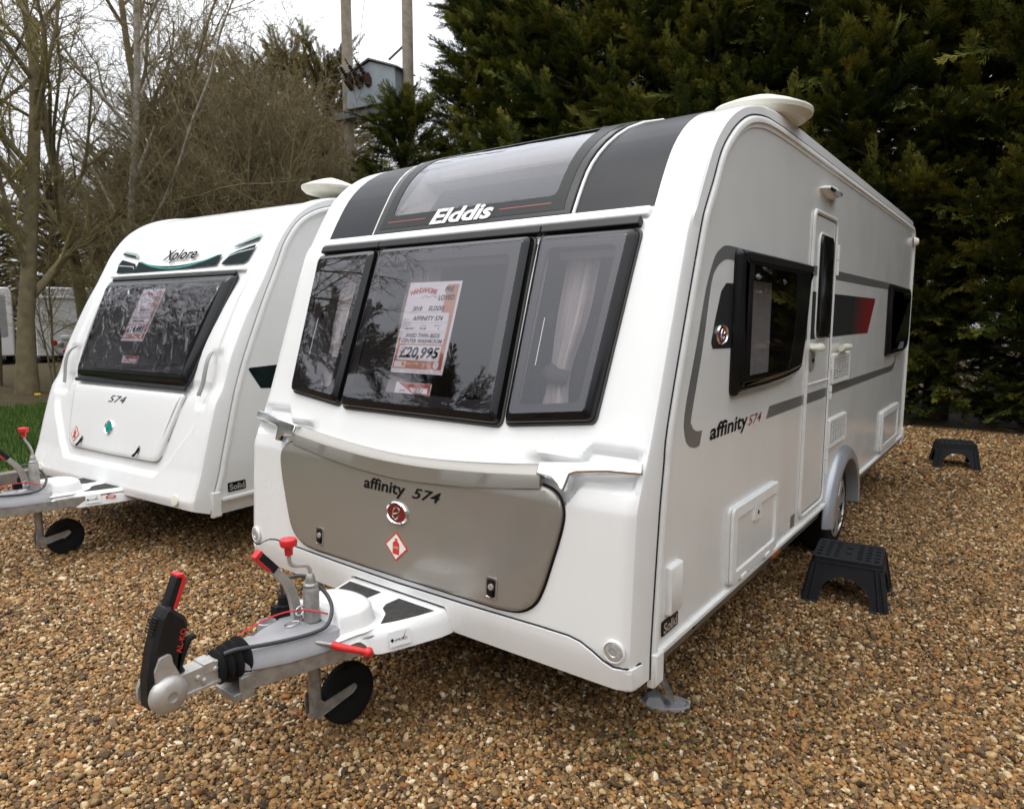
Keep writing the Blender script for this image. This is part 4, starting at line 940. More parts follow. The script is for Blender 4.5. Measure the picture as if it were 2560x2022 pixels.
def poster(name, label, fn, c, w2, h2, d, mtx, full, price):
    def P(u, t): return (c[0] + w2 - u * 2 * w2, c[1] + h2 - t * 2 * h2)
    F = lambda a, b, dd: mtx @ fn(a, b, d + dd)
    k = MB(); bx = lambda u0, u1, t0, t1: [P(u0, t0), P(u1, t0), P(u1, t1), P(u0, t1)]
    k.patch(bx(0, 1, 0, 1), F, 0, -.0006, mi=0)
    e = .0006
    k.patch(bx(.74, .955, .035, .40), F, e, mi=1); k.patch(bx(.90, .955, .40, .62), F, e, mi=1); k.patch(bx(.02, .955, .62, .95), F, e, mi=1); k.patch(bx(.90, .955, .78, .95), F, e * 1.5, mi=2); k.patch(bx(.02, .05, .78, .95), F, e * 1.5, mi=2)
    for u0, u1, t0, t1 in ((.09, .74, .24, .335), (.06, .89, .345, .455), (.06, .30, .465, .55), (.31, .60, .465, .55), (.61, .89, .465, .55), (.06, .89, .56, .685), (.07, .88, .70, .865)):
        k.patch(rnd(bx(u0, u1, t0, t1), .006, 3), F, e * 2, mi=0)
    k.patch(bx(.04, .27, .875, .94), F, e * 2, mi=0); cc = P(.22, .905); k.patch(circ(cc[0], cc[1], .010, 16), F, e * 3, mi=3); cc = P(.85, .905); k.patch(circ(cc[0], cc[1], .017, 18), F, e * 3, mi=0)
    ob = k.build(name, ["paper", "poster_orange", "poster_red", "poster_yellow"], None, smooth=0)
    tag(ob, label, "poster", "price posters in the front windows")
    x = MB()
    def T(s, u, t, size, wd, mi=0, bold=.02, sh=.2, rot=0):
        a, b = P(u, t); text(x, s, F, a, b, size * h2 / .2, e * 4, sa=-1, width=wd * 2 * w2, mi=mi, bold=bold, shear=sh, rot=rot)
    for i, ch in enumerate("WANDAHOME"):
        u = .09 + .46 * (i / 8); t = .115 - .028 * math.sin(math.pi * i / 8) ; a, b = P(u, t)
        text(x, ch, F, a, b, .030 * h2 / .2, e * 4, sa=-1, mi=1, bold=.02, rot=.25 * (1 - i / 4))
    sq = [P(.28 + .32 * i / 12, .165 + .010 * math.sin(i * 1.3)) for i in range(13)]
    x.patch([(a, b + .0008) for a, b in sq] + [(a, b - .0008) for a, b in sq[::-1]], F, e * 4, mi=2)
    T("PRE", .80, .085, .030, .17, 2); T("LOVED", .77, .178, .030, .30, 2)
    if full:
        T("2018", .26, .295, .026, .19, 2); T("ELDDIS", .63, .295, .026, .30, 2); T("AFFINITY 574", .50, .405, .028, .58, 2)
        T("1500 KG", .18, .517, .013, .19, 2); T("7.2 M", .45, .517, .013, .13, 2); T("4", .75, .517, .013, .02, 2)
        for s, u in (("MTPLM", .16), ("EXT LENGTH", .45), ("BERTH", .72)): T(s, u, .485, .009, .12, 3, 0)
        T("FIXED TWIN BEDS", .48, .592, .024, .66, 2); T("CENTER WASHROOM", .48, .652, .024, .78, 2)
    else:
        T("XPLORE", .66, .295, .022, .26, 3); T("XPLORE 574", .50, .405, .022, .42, 3); T("FIXED TWIN BEDS", .48, .62, .018, .5, 3)
    T(price, .48, .785, .062, .76, 0, .03)
    x.build("lettering", ["letter_black", "sign_red", "charcoal_decal", "letter_grey"], ob, smooth=0)
    return ob

def ticket(label, fn, c, d, mtx, num):
    F = lambda a, b, dd: mtx @ fn(a, b, d + dd); w2, h2 = .108, .026
    P = lambda u, t: (c[0] + w2 - u * 2 * w2, c[1] + h2 - t * 2 * h2)
    k = MB(); k.patch([P(0, 0), P(1, 0), P(1, 1), P(0, 1)], F, 0, -.0006); e = .0006
    k.patch([P(.06, .03), P(.98, .03), P(.98, .93), P(.55, .93)], F, e, mi=1); k.patch([P(.40, .38), P(.92, .38), P(.92, .80), P(.52, .80)], F, 2 * e)
    k.patch([P(.14, .66), P(.22, .60), P(.30, .63), P(.30, .70), P(.22, .69), P(.15, .75)], F, 2 * e, mi=1)
    ob = k.build("stock_ticket", ["paper", "poster_red"], None, smooth=0); tag(ob, label, "ticket", "stock tickets in the front windows")
    if not num: return
    x = MB(); a, b = P(.68, .58); text(x, num, F, a, b, .026, 3 * e, sa=-1, width=.055, shear=.2); x.build("lettering", "letter_grey", ob, smooth=0)

CA, fnA = caravan_a()
mA = Matrix.Translation((0, 1.125, 0))
poster("price_poster", "orange and white price poster reading £20,995 inside the wide front window", fnA, (.018, 1.577), .158, .200, .040, mA, True, "£20,995")
ticket("small red and white stock ticket numbered 273 below the £20,995 poster", fnA, (.014, 1.311), .040, mA, "273")
# ------------------------------------------------------------------ second caravan
def caravan_b():
    yaw = R(4.416)
    root = empty("touring_caravan", (0, 4.323, 0), yaw, "white touring caravan with one dark front window, teal swoosh graphics and plain white locker", "caravan", "touring caravans parked on the gravel")
    fn = FB.fr
    def disp(v, z):
        av = abs(v)
        hw = .72 + .24 * sstep(z, .60, 1.02) - .10 * (1 - sstep(z, .55, .70))
        a = sstep(z, .555, .60) * (1 - sstep(av, hw - .03, hw + .03)) * (1 - sstep(z, 1.16, 1.22) * .6)
        e = sstep(av, .86, .90) * (1 - sstep(av, 1.0, 1.04)) * sstep(z, 1.02, 1.08) * (1 - sstep(z, 1.38, 1.44))
        return -.030 * a * (1 if av > .66 or z < .66 else 1) - .02 * e
    FB.shell([(-.76, .76, 1.22, 1.88)], disp, (.50, 1.46)).build("front_and_roof_shell", "gelcoat", root, smooth=28)
    # locker lid
    lid = rnd([(-.60, .655), (0, .648), (.60, .655), (.655, .80), (.745, 1.118), (-.745, 1.118), (-.655, .80)], [.07, 0, .07, .0, .02, .02, 0], 6)
    m = MB(); cb = (.70, .76, .84, .92, 1.0, 1.06)
    m.rings([(lid, -.030), (lid, -.006), (inset(lid, .010), .0), (inset(lid, .030), .001)], fn, cap=False); m.patch(inset(lid, .030), fn, .001, cutb=cb)
    L = m.build("gas_locker_lid", "gelcoat", root, smooth=35)
    g = MB(); g.tube([fn(a, b, -.028) for a, b in inset(lid, -.004)], .003, 5); g.build("joint", "handle_grey", L, smooth=0)
    for a in (.415, -.375):
        k = MB(); k.patch(circ(a, .715, .020, 16, .030), fn, .002, mi=0); k.tube([fn(a - .004, .728, .004), fn(a, .690, .018), fn(a + .020, .668, .022)], [.008, .008, .010], 8, mi=1); k.build("lid_lock", ["handle_grey", "gloss_black"], L, smooth=40)
    x = MB(); fb = lambda a, b, d: fn(a, b, .001 + d); text(x, "574", fb, .045, 1.035, .072, .002, sa=-1, width=.235, shear=.35, bold=-.004); x.build("model_lettering", "letter_black", L, smooth=0)
    oval_badge(L, "maker_badge", fb, .062, .832, .058, .052, -1, "chrome", "teal", glyph=False)
    lpg_sign(L, fb, .53, .745, .92)
    # window
    I = lambda t: rnd(inset([(-.745, 1.172), (.745, 1.172), (.842, 1.925), (-.842, 1.925)], t), .035 if t < .05 else .02, 5)
    W = MB(); W.rings([(I(-.012), 0), (I(-.010), .010), (I(0), .012), (I(.01), .030), (I(.045), .048)], fn, cap=False)
    W.rings([(I(.045), .048), (I(.062), .0478), (I(.062), .040)], fn, cap=False)
    W = W.build("front_window", "gloss_black", root, smooth=35)
    k = MB(); k.patch(I(.058), fn, .0472, cutb=(1.3, 1.4, 1.5, 1.6, 1.7, 1.8)); k.build("pane", "wavy_glass", W, smooth=60)
    k = MB(); k.patch(rect(-.82, .82, 1.928, 1.952), fn, .022, 0); k.patch(rect(-.745, .745, 1.135, 1.158), fn, .020, 0); k.build("hinge_rail", "satin_black", root, smooth=0, bevel=.005)
    k = MB(); k.patch(rect(-.89, .89, 1.962, 1.988), fn, .016, -.004); k.build("brow_trim", "gelcoat", root, smooth=40, bevel=.008)
    # handles
    for sg in (1, -1):
        k = MB(); pa = spline([(.915, 1.405), (.935, 1.370), (.945, 1.30), (.938, 1.20), (.912, 1.115)], 4)
        vs_ = []
        for i, (a, b) in enumerate(pa):
            t = i / (len(pa) - 1); d = .012 + .040 * math.sin(math.pi * t); wv = .013 + .006 * t
            for da, dd in ((-wv, 0), (wv, 0), (wv, .014), (-wv, .014)): vs_.append(fn(sg * a + da, b, d + dd - .02))
        n = len(pa); k.add(vs_, [(i * 4 + j, i * 4 + (j + 1) % 4, i * 4 + 4 + (j + 1) % 4, i * 4 + 4 + j) for i in range(n - 1) for j in range(4)] + [(0, 1, 2, 3), (n * 4 - 4, n * 4 - 3, n * 4 - 2, n * 4 - 1)])
        k.build("grab_handle", "handle_grey", root, smooth=30, bevel=.004)
        k = MB(); o_ = fn(sg * .93, .452, 0); nx, nz = FB.n(.46); k.lathe([(.040, 0), (.038, .006), (.030, .009), (.003, .009)], o_, (nx, 0, nz), 20); k.build("marker_light", "cream_plastic", root, smooth=40)
    # graphics
    f2 = lambda a, b, d: fn(a, b, d + .0015); k = MB(); cb = (2.02, 2.05, 2.08, 2.11)
    N = 14; up = [(.585 - 1.12 * i / N, 2.035 + .062 * (2 * i / N - 1) ** 2 + .010 * (i / N - .5)) for i in range(N + 1)]
    lo = [(.575, 2.000), (-.10, 2.003), (-.515, 2.018)]
    k.patch(up + lo[::-1], f2, 0, cutb=cb, mi=0)
    k.patch([(a * .93, b - .012 * math.sin(math.pi * i / N)) for i, (a, b) in enumerate(up)] + [(a * .93, b - .010 - .014 * math.sin(math.pi * i / N)) for i, (a, b) in list(enumerate(up))[::-1]], f2, .001, mi=1)
    k.patch(rnd([(-.568, 2.018), (-.630, 2.094), (-.71, 2.118), (-.895, 2.155), (-.868, 2.040), (-.83, 2.020)], .012, 3), f2, 0, mi=0)
    k.patch([(-.575, 2.030), (-.635, 2.078), (-.72, 2.098), (-.885, 2.118), (-.888, 2.128), (-.72, 2.108), (-.63, 2.088)], f2, .001, mi=2)
    k.patch([(-.597, 2.133), (-.669, 2.175), (-.889, 2.246), (-.889, 2.20), (-.66, 2.155)], f2, 0, mi=2); k.patch([(-.640, 2.148), (-.89, 2.212), (-.89, 2.190), (-.66, 2.146)], f2, .001, mi=0)
    k.patch([(.905, 2.170), (.895, 2.200), (.664, 2.165), (.610, 2.115), (.66, 2.132)], f2, 0, mi=2); k.patch([(.895, 2.180), (.680, 2.146), (.640, 2.125), (.66, 2.128), (.90, 2.165)], f2, .001, mi=0)
    k.patch(rnd([(.855, 2.005), (.885, 2.08), (.860, 2.120), (.62, 2.075), (.552, 2.003)], .01, 3), f2, 0, mi=0); k.patch([(.87, 2.075), (.63, 2.055), (.60, 2.030), (.605, 2.026), (.635, 2.047), (.872, 2.065)], f2, .001, mi=2)
    k.build("brow_graphics", ["dark_teal", "teal", "pale_teal"], root, smooth=0)
    x = MB(); text(x, "Xplore", f2, .012, 2.112, .115, .002, sa=-1, width=.44, shear=.25, bold=.022); x.build("maker_lettering", "letter_black", root, smooth=0)
    for sg in (-1, 1):
        f = side_fn(sg)
        k = MB(); k.patch(side_outline(FB), f, 0.0, -.022); k.build("side_wall", "wall_white", root, smooth=20)
        W_ = rail_strip(FB, sg).build("awning_rail", "trim_white", root, smooth=40); seam(FB, sg).build("seam", "handle_grey", W_, smooth=0)
        k = MB()
        for x0, x1 in ((.12, 2.475), (3.425, 5.70)): k.rings([([(x0, .425), (x1, .425), (x1, .452), (x0, .452)], 0), ([(x0, .428), (x1, .428), (x1, .448), (x0, .448)], .018)], f)
        k.build("lower_rail", "trim_white", root, smooth=20, bevel=.004)
        k = MB()
        for x0, x1 in ((.12, 2.49), (3.41, 5.68)): k.patch(rect(x0, x1, .335, .424), lambda a, b, d: f(a, b, d - .012 - (.424 - b) * .2), .0, -.01)
        k.build("skirt", "wall_white", root, smooth=20)
        k = MB(); k.rings([(rect(.045, .115, .330, .50), -.01), (rect(.045, .115, .330, .50), .014), (rect(.052, .108, .338, .496), .022)], f); k.build("corner_cap", "trim_white", root, smooth=30, bevel=.006)
        wheel(root, 2.95, sg * 1.075)
    f = side_fn(-1)
    k = MB(); q = rnd(rect(.175, .310, .478, .540), .008, 3); k.rings([(q, 0), (q, .005), (inset(q, .003), .007), (inset(q, .004), .0055)], f); text(k, "Solid", f, .242, .509, .055, .007, width=.115, bold=.03, mi=1)
    k.build("construction_badge", ["gloss_black", "cast_silver"], root, smooth=30)
    k = MB(); k.patch(rnd([(.372, 1.295), (.62, 1.305), (.62, 1.14), (.47, 1.150)], .012, 3), f, .002); k.build("side_decal", "dark_teal", root, smooth=0)
    q = rnd([(1.30, 1.302), (2.30, 1.302), (2.36, 1.912), (1.32, 1.912)], .04); k = MB(); k.rings([(q, 0), (q, .012), (inset(q, .03), .04)], f); k.build("side_window", "gloss_black", root, smooth=35)
    shell_extras(root, FB)
    k = MB(); k.box(.30, 5.6, -1.09, 1.09, .401, .43); k.build("floor", "floor_grey", root, smooth=0)
    k = MB(); k.box(.26, .60, -1.05, 1.05, 1.13, 1.16); k.box(2.45, 2.49, -1.09, 1.09, .43, 2.48); k.build("front_shelf", "cabinet_wood", root, smooth=0)
    k = MB()
    for sg in (-1, 1): k.box(.6, 2.2, -1.08 if sg < 0 else .42, -.42 if sg < 0 else 1.08, .43, 1.2)
    k.build("sofa", "upholstery", root, smooth=0, bevel=.03)
    dome_aerial(root, 1.36, -.93, 2.64, .46, .03)
    drawbar(root, .125, False); frame_fairing(root, .150, True)
    return root, fn, Matrix.Translation((0, 4.323, 0)) @ Matrix.Rotation(yaw, 4, 'Z')
CB_, fnB, mB = caravan_b()
poster("price_poster", "pale price poster reading £14,995 inside the dark front window of the farther caravan", fnB, (.075, 1.64), .152, .195, .034, mB, False, "£14,995")
ticket("small red and white stock ticket below the £14,995 poster", fnB, (.010, 1.315), .034, mB, "")

# ------------------------------------------------------------------ step stools
def stool(loc, rz, label):
    root = empty("step_stool", loc, rz, label, "step stool", "black plastic step stools")
    H = .262; tx, ty, bx, by = .185, .180, .232, .218
    k = MB(); fz = lambda a, b, d: Vector((a, b, d))
    holes = []
    cols = [-.150, -.105, -.060, .060, .105, .150]
    for i, c in enumerate(cols):
        n = 5 if i in (0, 5) else 6
        for j in range(n): y = -.125 + .25 * j / (n - 1); holes.append(rect(c - .013, c + .013, y - .012, y + .012)[::-1])
    for y in (-.05, .05): holes.append(rect(-.016, .016, y - .010, y + .010)[::-1])
    rot = lambda pl: [(b, a) for a, b in pl][::-1]
    holes = [rot(h) for h in holes]
    top = rnd(rect(-tx, tx, -ty, ty), .03, 4)
    k.patch(top, fz, H, H - .012, holes=holes)
    k.patch(inset(top, .01), fz, H - .03)
    k.rings([(inset(top, -.003), H - .014), (inset(top, -.006), H - .03), (inset(top, .002), H - .032)], fz, cap=False)
    k.build("tread", "stool_plastic", root, smooth=30)
    def wall(horizontal, sg):
        # trapezoid with an arched cut-out: u along the wall, h height
        bw, tw = (bx, tx) if horizontal else (by, ty)
        zt = H - .028
        arch = [(.60 * bw * math.cos(math.pi * i / 16), .0 + .165 * math.sin(math.pi * i / 16) ** .75) for i in range(17)]
        P = [(-bw, 0)] + [(-a, b) for a, b in arch] + [(bw, 0), (tw, zt), (-tw, zt)]
        def f(u, h, d):
            t = h / zt
            if horizontal: return Vector((u, sg * ((by * (1 - t) + ty * t) - d), h))
            return Vector((sg * ((bx * (1 - t) + tx * t) - d), u, h))
        m = MB(); m.patch(P, f, 0, .012)
        for s2 in (-1, 1):
            for o in (0, -.030):
                m.tube([f(s2 * (bw - .006 + o), .004, -.002), f(s2 * (tw - .006 + o * .8), zt - .01, -.002)], .008, 6)
            m.tube([f(s2 * (bw - .002), .006, 0), f(s2 * (bw * .62), .006, 0)], .008, 6)
        return m
    for hz in (True, False):
        for sg in (-1, 1): wall(hz, sg).build("leg_panel", "stool_plastic", root, smooth=35)
    return root
stool((2.165, -.225, 0), R(6), "black plastic step stool with perforated top standing below the caravan's entrance door")
stool((6.78, -.40, 0), R(10), "dark step stool in deep shade on the gravel behind the nearest caravan, against the hedge")

# ------------------------------------------------------------------ far motorhome backs
def at(bearing, dist, z=0.0): return (CAM[0] + dist * math.cos(R(bearing)), CAM[1] + dist * math.sin(R(bearing)), z)
def motorhome(bearing, dist, rz, label, detail):
    root = empty("motorhome", at(bearing, dist), rz, label, "motorhome", "white vehicles behind the trees")
    f = lambda a, b, d: Vector((-d, a, b))
    k = MB(); q = rnd(rect(-1.15, 1.15, .28, 2.72), [.05, .05, .12, .12], 4)
    k.rings([(q, -5.0), (q, -.06), (inset(q, .04), 0.0)], f); B = k.build("body", "van_white", root, smooth=30)
    k = MB(); k.patch(rnd(rect(-1.0, 1.0, .95, 2.45), .1), f, -.004 + .008); k.build("rear_panel", "van_grey" if not detail else "van_white", root, smooth=0)
    if detail:
        k = MB(); k.rings([(rnd(rect(-1.0, .95, 2.30, 2.40), .03), .01), (rnd(rect(-.98, .93, 2.32, 2.38), .02), .05)], f); k.build("roof_trim", "van_white", root, smooth=30)
        k = MB(); k.patch(rect(-.5, -.08, 2.42, 2.50), f, .02, 0); k.build("brake_light", "lens_red", root, smooth=0)
        k = MB(); k.patch(circ(.82, 2.48, .05), f, .02, 0); k.build("top_marker", "charcoal_decal", root, smooth=0)
        k = MB(); k.patch(rnd(rect(-1.0, -.32, 1.20, 2.0), .05), f, .03, 0); k.build("rear_window", "gloss_black", root, smooth=0)
        k = MB(); k.rings([(rnd(rect(-1.0, .40, .86, 1.02), .05), 0.01), (rnd(rect(-1.0, .38, .89, .99), .04), .06)], f); k.build("bumper_shelf", "van_white", root, smooth=30)
        for a, b, m_ in ((.62, .76, "lens_red"), (.43, .70, "alloy"), (.28, .44, "lens_red")):
            k = MB(); k.lathe([(.10, 0), (.10, .03), (.07, .045), (.02, .05)], f(a, b, .01), (-1, 0, 0), 18); k.build("tail_light", m_, root, smooth=40)
        k = MB(); k.tube([f(.62, .58, .02), f(.56, .44, .03), f(.42, .36, .03)], .05, 8); k.build("light_surround", "van_grey", root, smooth=40)
    for sg in (-1, 1):
        for x in (1.0, 4.2):
            k = MB(); k.lathe([(.02, -.1), (.30, -.1), (.33, -.06), (.33, .06), (.30, .1), (.02, .1)], (x, sg * .95, .33), (0, 1, 0), 20); k.build("wheel", "rubber", root, smooth=40)
motorhome(69.6, 29.5, R(72), "back of a white motorhome with round red tail lights seen past the ivy-knotted tree trunk", True)
motorhome(75.2, 30.5, R(72), "white vehicle back cut by the left picture edge, behind the knotted tree trunk", False)

# ------------------------------------------------------------------ pole-mounted transformer
def transformer():
    a, b = Vector(at(49.95, 18.8)), Vector(at(45.3, 17.6)); root = empty("electricity_pole", (a + b) / 2, 0, "twin wooden electricity poles carrying a grey transformer box between the bare trees and the conifers", "utility pole")
    a, b = a - root.location, b - root.location; dr = (b - a).normalized(); pn = Vector((dr.y, -dr.x, 0)); pn = pn if pn.dot(Vector(CAM) - root.location) > 0 else -pn
    for p in (a, b):
        k = MB(); n = 10; k.tube([(p.x + .01 * math.sin(i), p.y, 12.5 * i / n) for i in range(n + 1)], [.155 - .03 * i / n for i in range(n + 1)], 14); k.build("pole", "pole_wood", root, smooth=50)
    def F(u, h, d): return a + dr * u + pn * d + Vector((0, 0, h))
    Ls = (b - a).length
    def slab(k, u0, u1, h0, h1, d0, d1, mi=0):
        k.add([F(u, h, d) for u in (u0, u1) for d in (d0, d1) for h in (h0, h1)], [(0, 1, 3, 2), (4, 6, 7, 5), (0, 4, 5, 1), (2, 3, 7, 6), (0, 2, 6, 4), (1, 5, 7, 3)], mi)
    k = MB(); slab(k, -.25, Ls + .2, 6.60, 6.76, .16, .28); slab(k, -.25, Ls + .2, 6.60, 6.76, -.28, -.16); k.build("support_beam", "steel_dark", root, smooth=0, bevel=.01)
    k = MB(); slab(k, .26, Ls - .12, 6.78, 7.54, -.30, .36)
    k.rings([([(.26, 7.54), (Ls - .12, 7.54), ((Ls + .14) / 2, 7.80)], -.30), ([(.26, 7.54), (Ls - .12, 7.54), ((Ls + .14) / 2, 7.80)], .36)], lambda u, h, d: F(u, h, d), close_back=True)
    T = k.build("transformer_tank", "transformer_grey", root, smooth=0, bevel=.02)
    k = MB(); m_ = (Ls + .14) / 2
    for u0, u1, h0, h1 in ((.18, m_, 7.52, 7.83), (m_, Ls - .04, 7.83, 7.52)):
        k.add([F(u0, h0, -.36), F(u1, h1, -.36), F(u1, h1, .42), F(u0, h0, .42), F(u0, h0 + .04, -.36), F(u1, h1 + .04, -.36), F(u1, h1 + .04, .42), F(u0, h0 + .04, .42)], [(0, 1, 2, 3), (4, 5, 6, 7), (0, 1, 5, 4), (2, 3, 7, 6), (1, 2, 6, 5), (3, 0, 4, 7)])
    k.build("lid", "steel_dark", T, smooth=0)
    for i in range(3):
        u = .42 + i * .27; k = MB(); base = F(u, 7.36, .36); ax = (pn * .55 - dr * .25 + Vector((0, 0, .8))).normalized()
        k.lathe([(.11, -.12), (.12, .02), (.12, .16), (.05, .18)], base, ax, 12); k.lathe(sum([[(.035, .18 + j * .06), (.085, .20 + j * .06), (.035, .225 + j * .06)] for j in range(5)], []) + [(.02, .52), (.02, .60)], base, ax, 12)
        k.build("bushing", "insulator", T, smooth=40)
    k = MB(); slab(k, -.8, Ls + .7, 11.2, 11.34, -.06, .06); k.build("crossarm", "steel_dark", root, smooth=0)
    for u in (-.5, Ls / 2, Ls + .4):
        k = MB(); k.lathe([(.02, 0), (.05, .05), (.05, .09), (.02, .14), (.05, .17), (.02, .24)], F(u, 11.34, 0), (0, 0, 1), 10); k.build("insulator", "insulator", root, smooth=40)
    k = MB(); k.tube([F(Ls * .3, 7.8, .3), F(Ls * .42, 9.4, .2), F(Ls * .36, 11.3, 0)], .008, 5); k.tube([F(Ls, 8.2, .0), F(Ls - .5, 7.85, .1)], .03, 6); k.build("cable", "steel_dark", root, smooth=0)
    k = MB(); k.rings([(rect(-.18, .18, 9.95, 10.25), .17), (rect(-.18, .18, 9.95, 10.25), .175)], lambda u, h, d: F(u, h, d)); k.build("danger_plate", "sign_red", root, smooth=0)
transformer()
# ------------------------------------------------------------------ trees
def np_obj(name, V, Fq, mats, parent=None, mi=None, smooth=False, colors=None):
    me = bpy.data.meshes.new(name); V = np.asarray(V, np.float32); Fq = np.asarray(Fq, np.int32); n = Fq.shape[1]
    me.vertices.add(len(V)); me.vertices.foreach_set("co", V.ravel())
    me.loops.add(Fq.size); me.loops.foreach_set("vertex_index", Fq.ravel())
    me.polygons.add(len(Fq)); me.polygons.foreach_set("loop_start", np.arange(0, Fq.size, n, dtype=np.int32)); me.polygons.foreach_set("loop_total", np.full(len(Fq), n, np.int32))
    for m in (mats if isinstance(mats, (list, tuple)) else [mats]): me.materials.append(M[m])
    if mi is not None: me.polygons.foreach_set("material_index", np.asarray(mi, np.int32))
    if colors is not None:
        a = me.attributes.new("tint", 'FLOAT', 'POINT'); a.data.foreach_set("value", np.asarray(colors, np.float32))
    me.update(calc_edges=True)
    if smooth: me.shade_smooth()
    o = bpy.data.objects.new(name, me); COL.objects.link(o)
    if parent is not None: o.parent = parent
    return o

def tubes_np(branches, k):
    """branches: list of (points, radii) -> quads; grouped by point count"""
    Vs, Fs, off = [], [], 0; groups = {}
    for p, r in branches: groups.setdefault(len(p), []).append((p, r))
    ang = np.arange(k) * 2 * np.pi / k
    for n, g in groups.items():
        P = np.array([x[0] for x in g], float); Rr = np.array([x[1] for x in g], float)
        T = np.gradient(P, axis=1); T /= np.linalg.norm(T, axis=2, keepdims=True) + 1e-9
        ref = np.where(np.abs(T[:, :1, 2:3]) > .9, np.array([1., 0, 0]), np.array([0, 0, 1.])); ref = np.broadcast_to(ref, T.shape)
        U = np.cross(T, ref); U /= np.linalg.norm(U, axis=2, keepdims=True) + 1e-9; W = np.cross(T, U)
        V = P[:, :, None, :] + Rr[:, :, None, None] * (U[:, :, None, :] * np.cos(ang)[None, None, :, None] + W[:, :, None, :] * np.sin(ang)[None, None, :, None])
        B = len(g); V = V.reshape(-1, 3)
        i, j = np.meshgrid(np.arange(n - 1), np.arange(k), indexing='ij')
        q = np.stack([i * k + j, i * k + (j + 1) % k, (i + 1) * k + (j + 1) % k, (i + 1) * k + j], -1).reshape(-1, 4)
        Fq = (q[None] + (np.arange(B) * n * k)[:, None, None]).reshape(-1, 4) + off
        Vs.append(V); Fs.append(Fq); off += len(V)
    return np.concatenate(Vs), np.concatenate(Fs)

def grow(rs, p, d, L, r, lev, out, cfg):
    n = (9, 7, 5, 4, 3)[lev]; P = [np.array(p, float)]; d = np.array(d, float); d /= np.linalg.norm(d)
    for i in range(n):
        d = d + rs.normal(0, cfg['wig'][lev], 3) + np.array([0, 0, cfg['up'][lev]]); d /= np.linalg.norm(d)
        P.append(P[-1] + d * L / n)
    P = np.array(P); end = (.45, .30, .3, .35, .5)[lev]
    Rr = r * (1 - (1 - end) * np.linspace(0, 1, n + 1) ** .9)
    out[lev].append((P, Rr))
    if lev >= cfg['depth']: return
    m = cfg['kids'][lev]
    for c in range(m):
        t = cfg['start'][lev] + (1 - cfg['start'][lev]) * (c + rs.uniform(0, .9)) / m; t = min(t, .99)
        x = t * n; i = int(x); u = x - i; q = P[i] * (1 - u) + P[i + 1] * u; dd = P[i + 1] - P[i]; dd /= np.linalg.norm(dd)
        a = rs.normal(0, 1, 3); a -= dd * a.dot(dd); a /= np.linalg.norm(a); th = R(rs.uniform(*cfg['ang'][lev]))
        nd = dd * math.cos(th) + a * math.sin(th)
        rr = np.interp(x, range(n + 1), Rr) * rs.uniform(.42, .68)
        grow(rs, q, nd, L * cfg['len'][lev] * rs.uniform(.65, 1.15) * (1.1 - .5 * t), max(rr, cfg['rmin'][lev + 1]), lev + 1, out, cfg)

CFG_TREE = dict(depth=4, wig=(.05, .09, .13, .18, .2), up=(.05, .05, .05, .02, .0), kids=(11, 9, 8, 6), start=(.25, .15, .1, .08), ang=((25, 50), (25, 55), (25, 60), (25, 65)), len=(.60, .52, .50, .48), rmin=(.05, .022, .010, .0062, .0045))
CFG_SHRUB = dict(depth=3, wig=(.06, .11, .16, .2, .2), up=(.05, .04, .02, .0, .0), kids=(14, 10, 8, 0), start=(.12, .1, .08, .08), ang=((20, 55), (25, 65), (25, 70), (25, 65)), len=(.46, .46, .48, .5), rmin=(.02, .010, .0062, .0042, .003))

def bare_tree_mesh(seed, kind, stems, H, r0, lean=(0, 0), knotty=False, mats=("bark", "twig")):
    rs = np.random.RandomState(seed); out = {i: [] for i in range(5)}
    cfg = CFG_TREE if kind == 'tree' else CFG_SHRUB
    for s in range(stems):
        a = rs.uniform(0, 6.28); sp = (0 if stems == 1 else rs.uniform(.05, .34))
        d = (math.cos(a) * sp + lean[0], math.sin(a) * sp + lean[1], 1)
        o_ = (0, 0, -.1) if stems == 1 else (math.cos(a) * .3 * rs.uniform(.3, 1), math.sin(a) * .3 * rs.uniform(.3, 1), -.1)
        grow(rs, o_, d, H * rs.uniform(.75, 1), r0 * rs.uniform(.7, 1), 0, out, cfg)
    thick = []
    for P, Rr in out[0] + out[1]:
        if knotty and len(P) == 10:
            Rr = Rr.copy(); Rr[0] *= 1.35; Rr[1] *= 1.12
        thick.append((P, Rr))
    V1, F1 = tubes_np(thick, 10)
    V2, F2 = tubes_np(out[2] + out[3], 4)
    if out[4]:
        V3, F3 = tubes_np(out[4], 3); F2 = np.concatenate([F2, F3 + len(V2)]); V2 = np.concatenate([V2, V3])
    return (V1, F1), (V2, F2)

_tree_cache = {}
def place_bare(key, loc, rz, scale, label, name="bare_tree", cat="tree", group="bare deciduous trees", mats=("bark", "twig"), **kw):
    root = empty(name, loc, rz, label, cat, group); root.scale = (scale,) * 3 if not hasattr(scale, '__len__') else scale
    ck = (key, mats)
    if ck not in _tree_cache:
        (V1, F1), (V2, F2) = bare_tree_mesh(key, **kw)
        t = np_obj("trunk" if kw['kind'] == 'tree' else "stems", V1, F1, mats[0], root, smooth=True); c = np_obj("crown", V2, F2, mats[1], root, smooth=True)
        _tree_cache[ck] = (t, c)
    else:
        for o in _tree_cache[ck]:
            c = o.copy(); COL.objects.link(c); c.parent = root
    return root

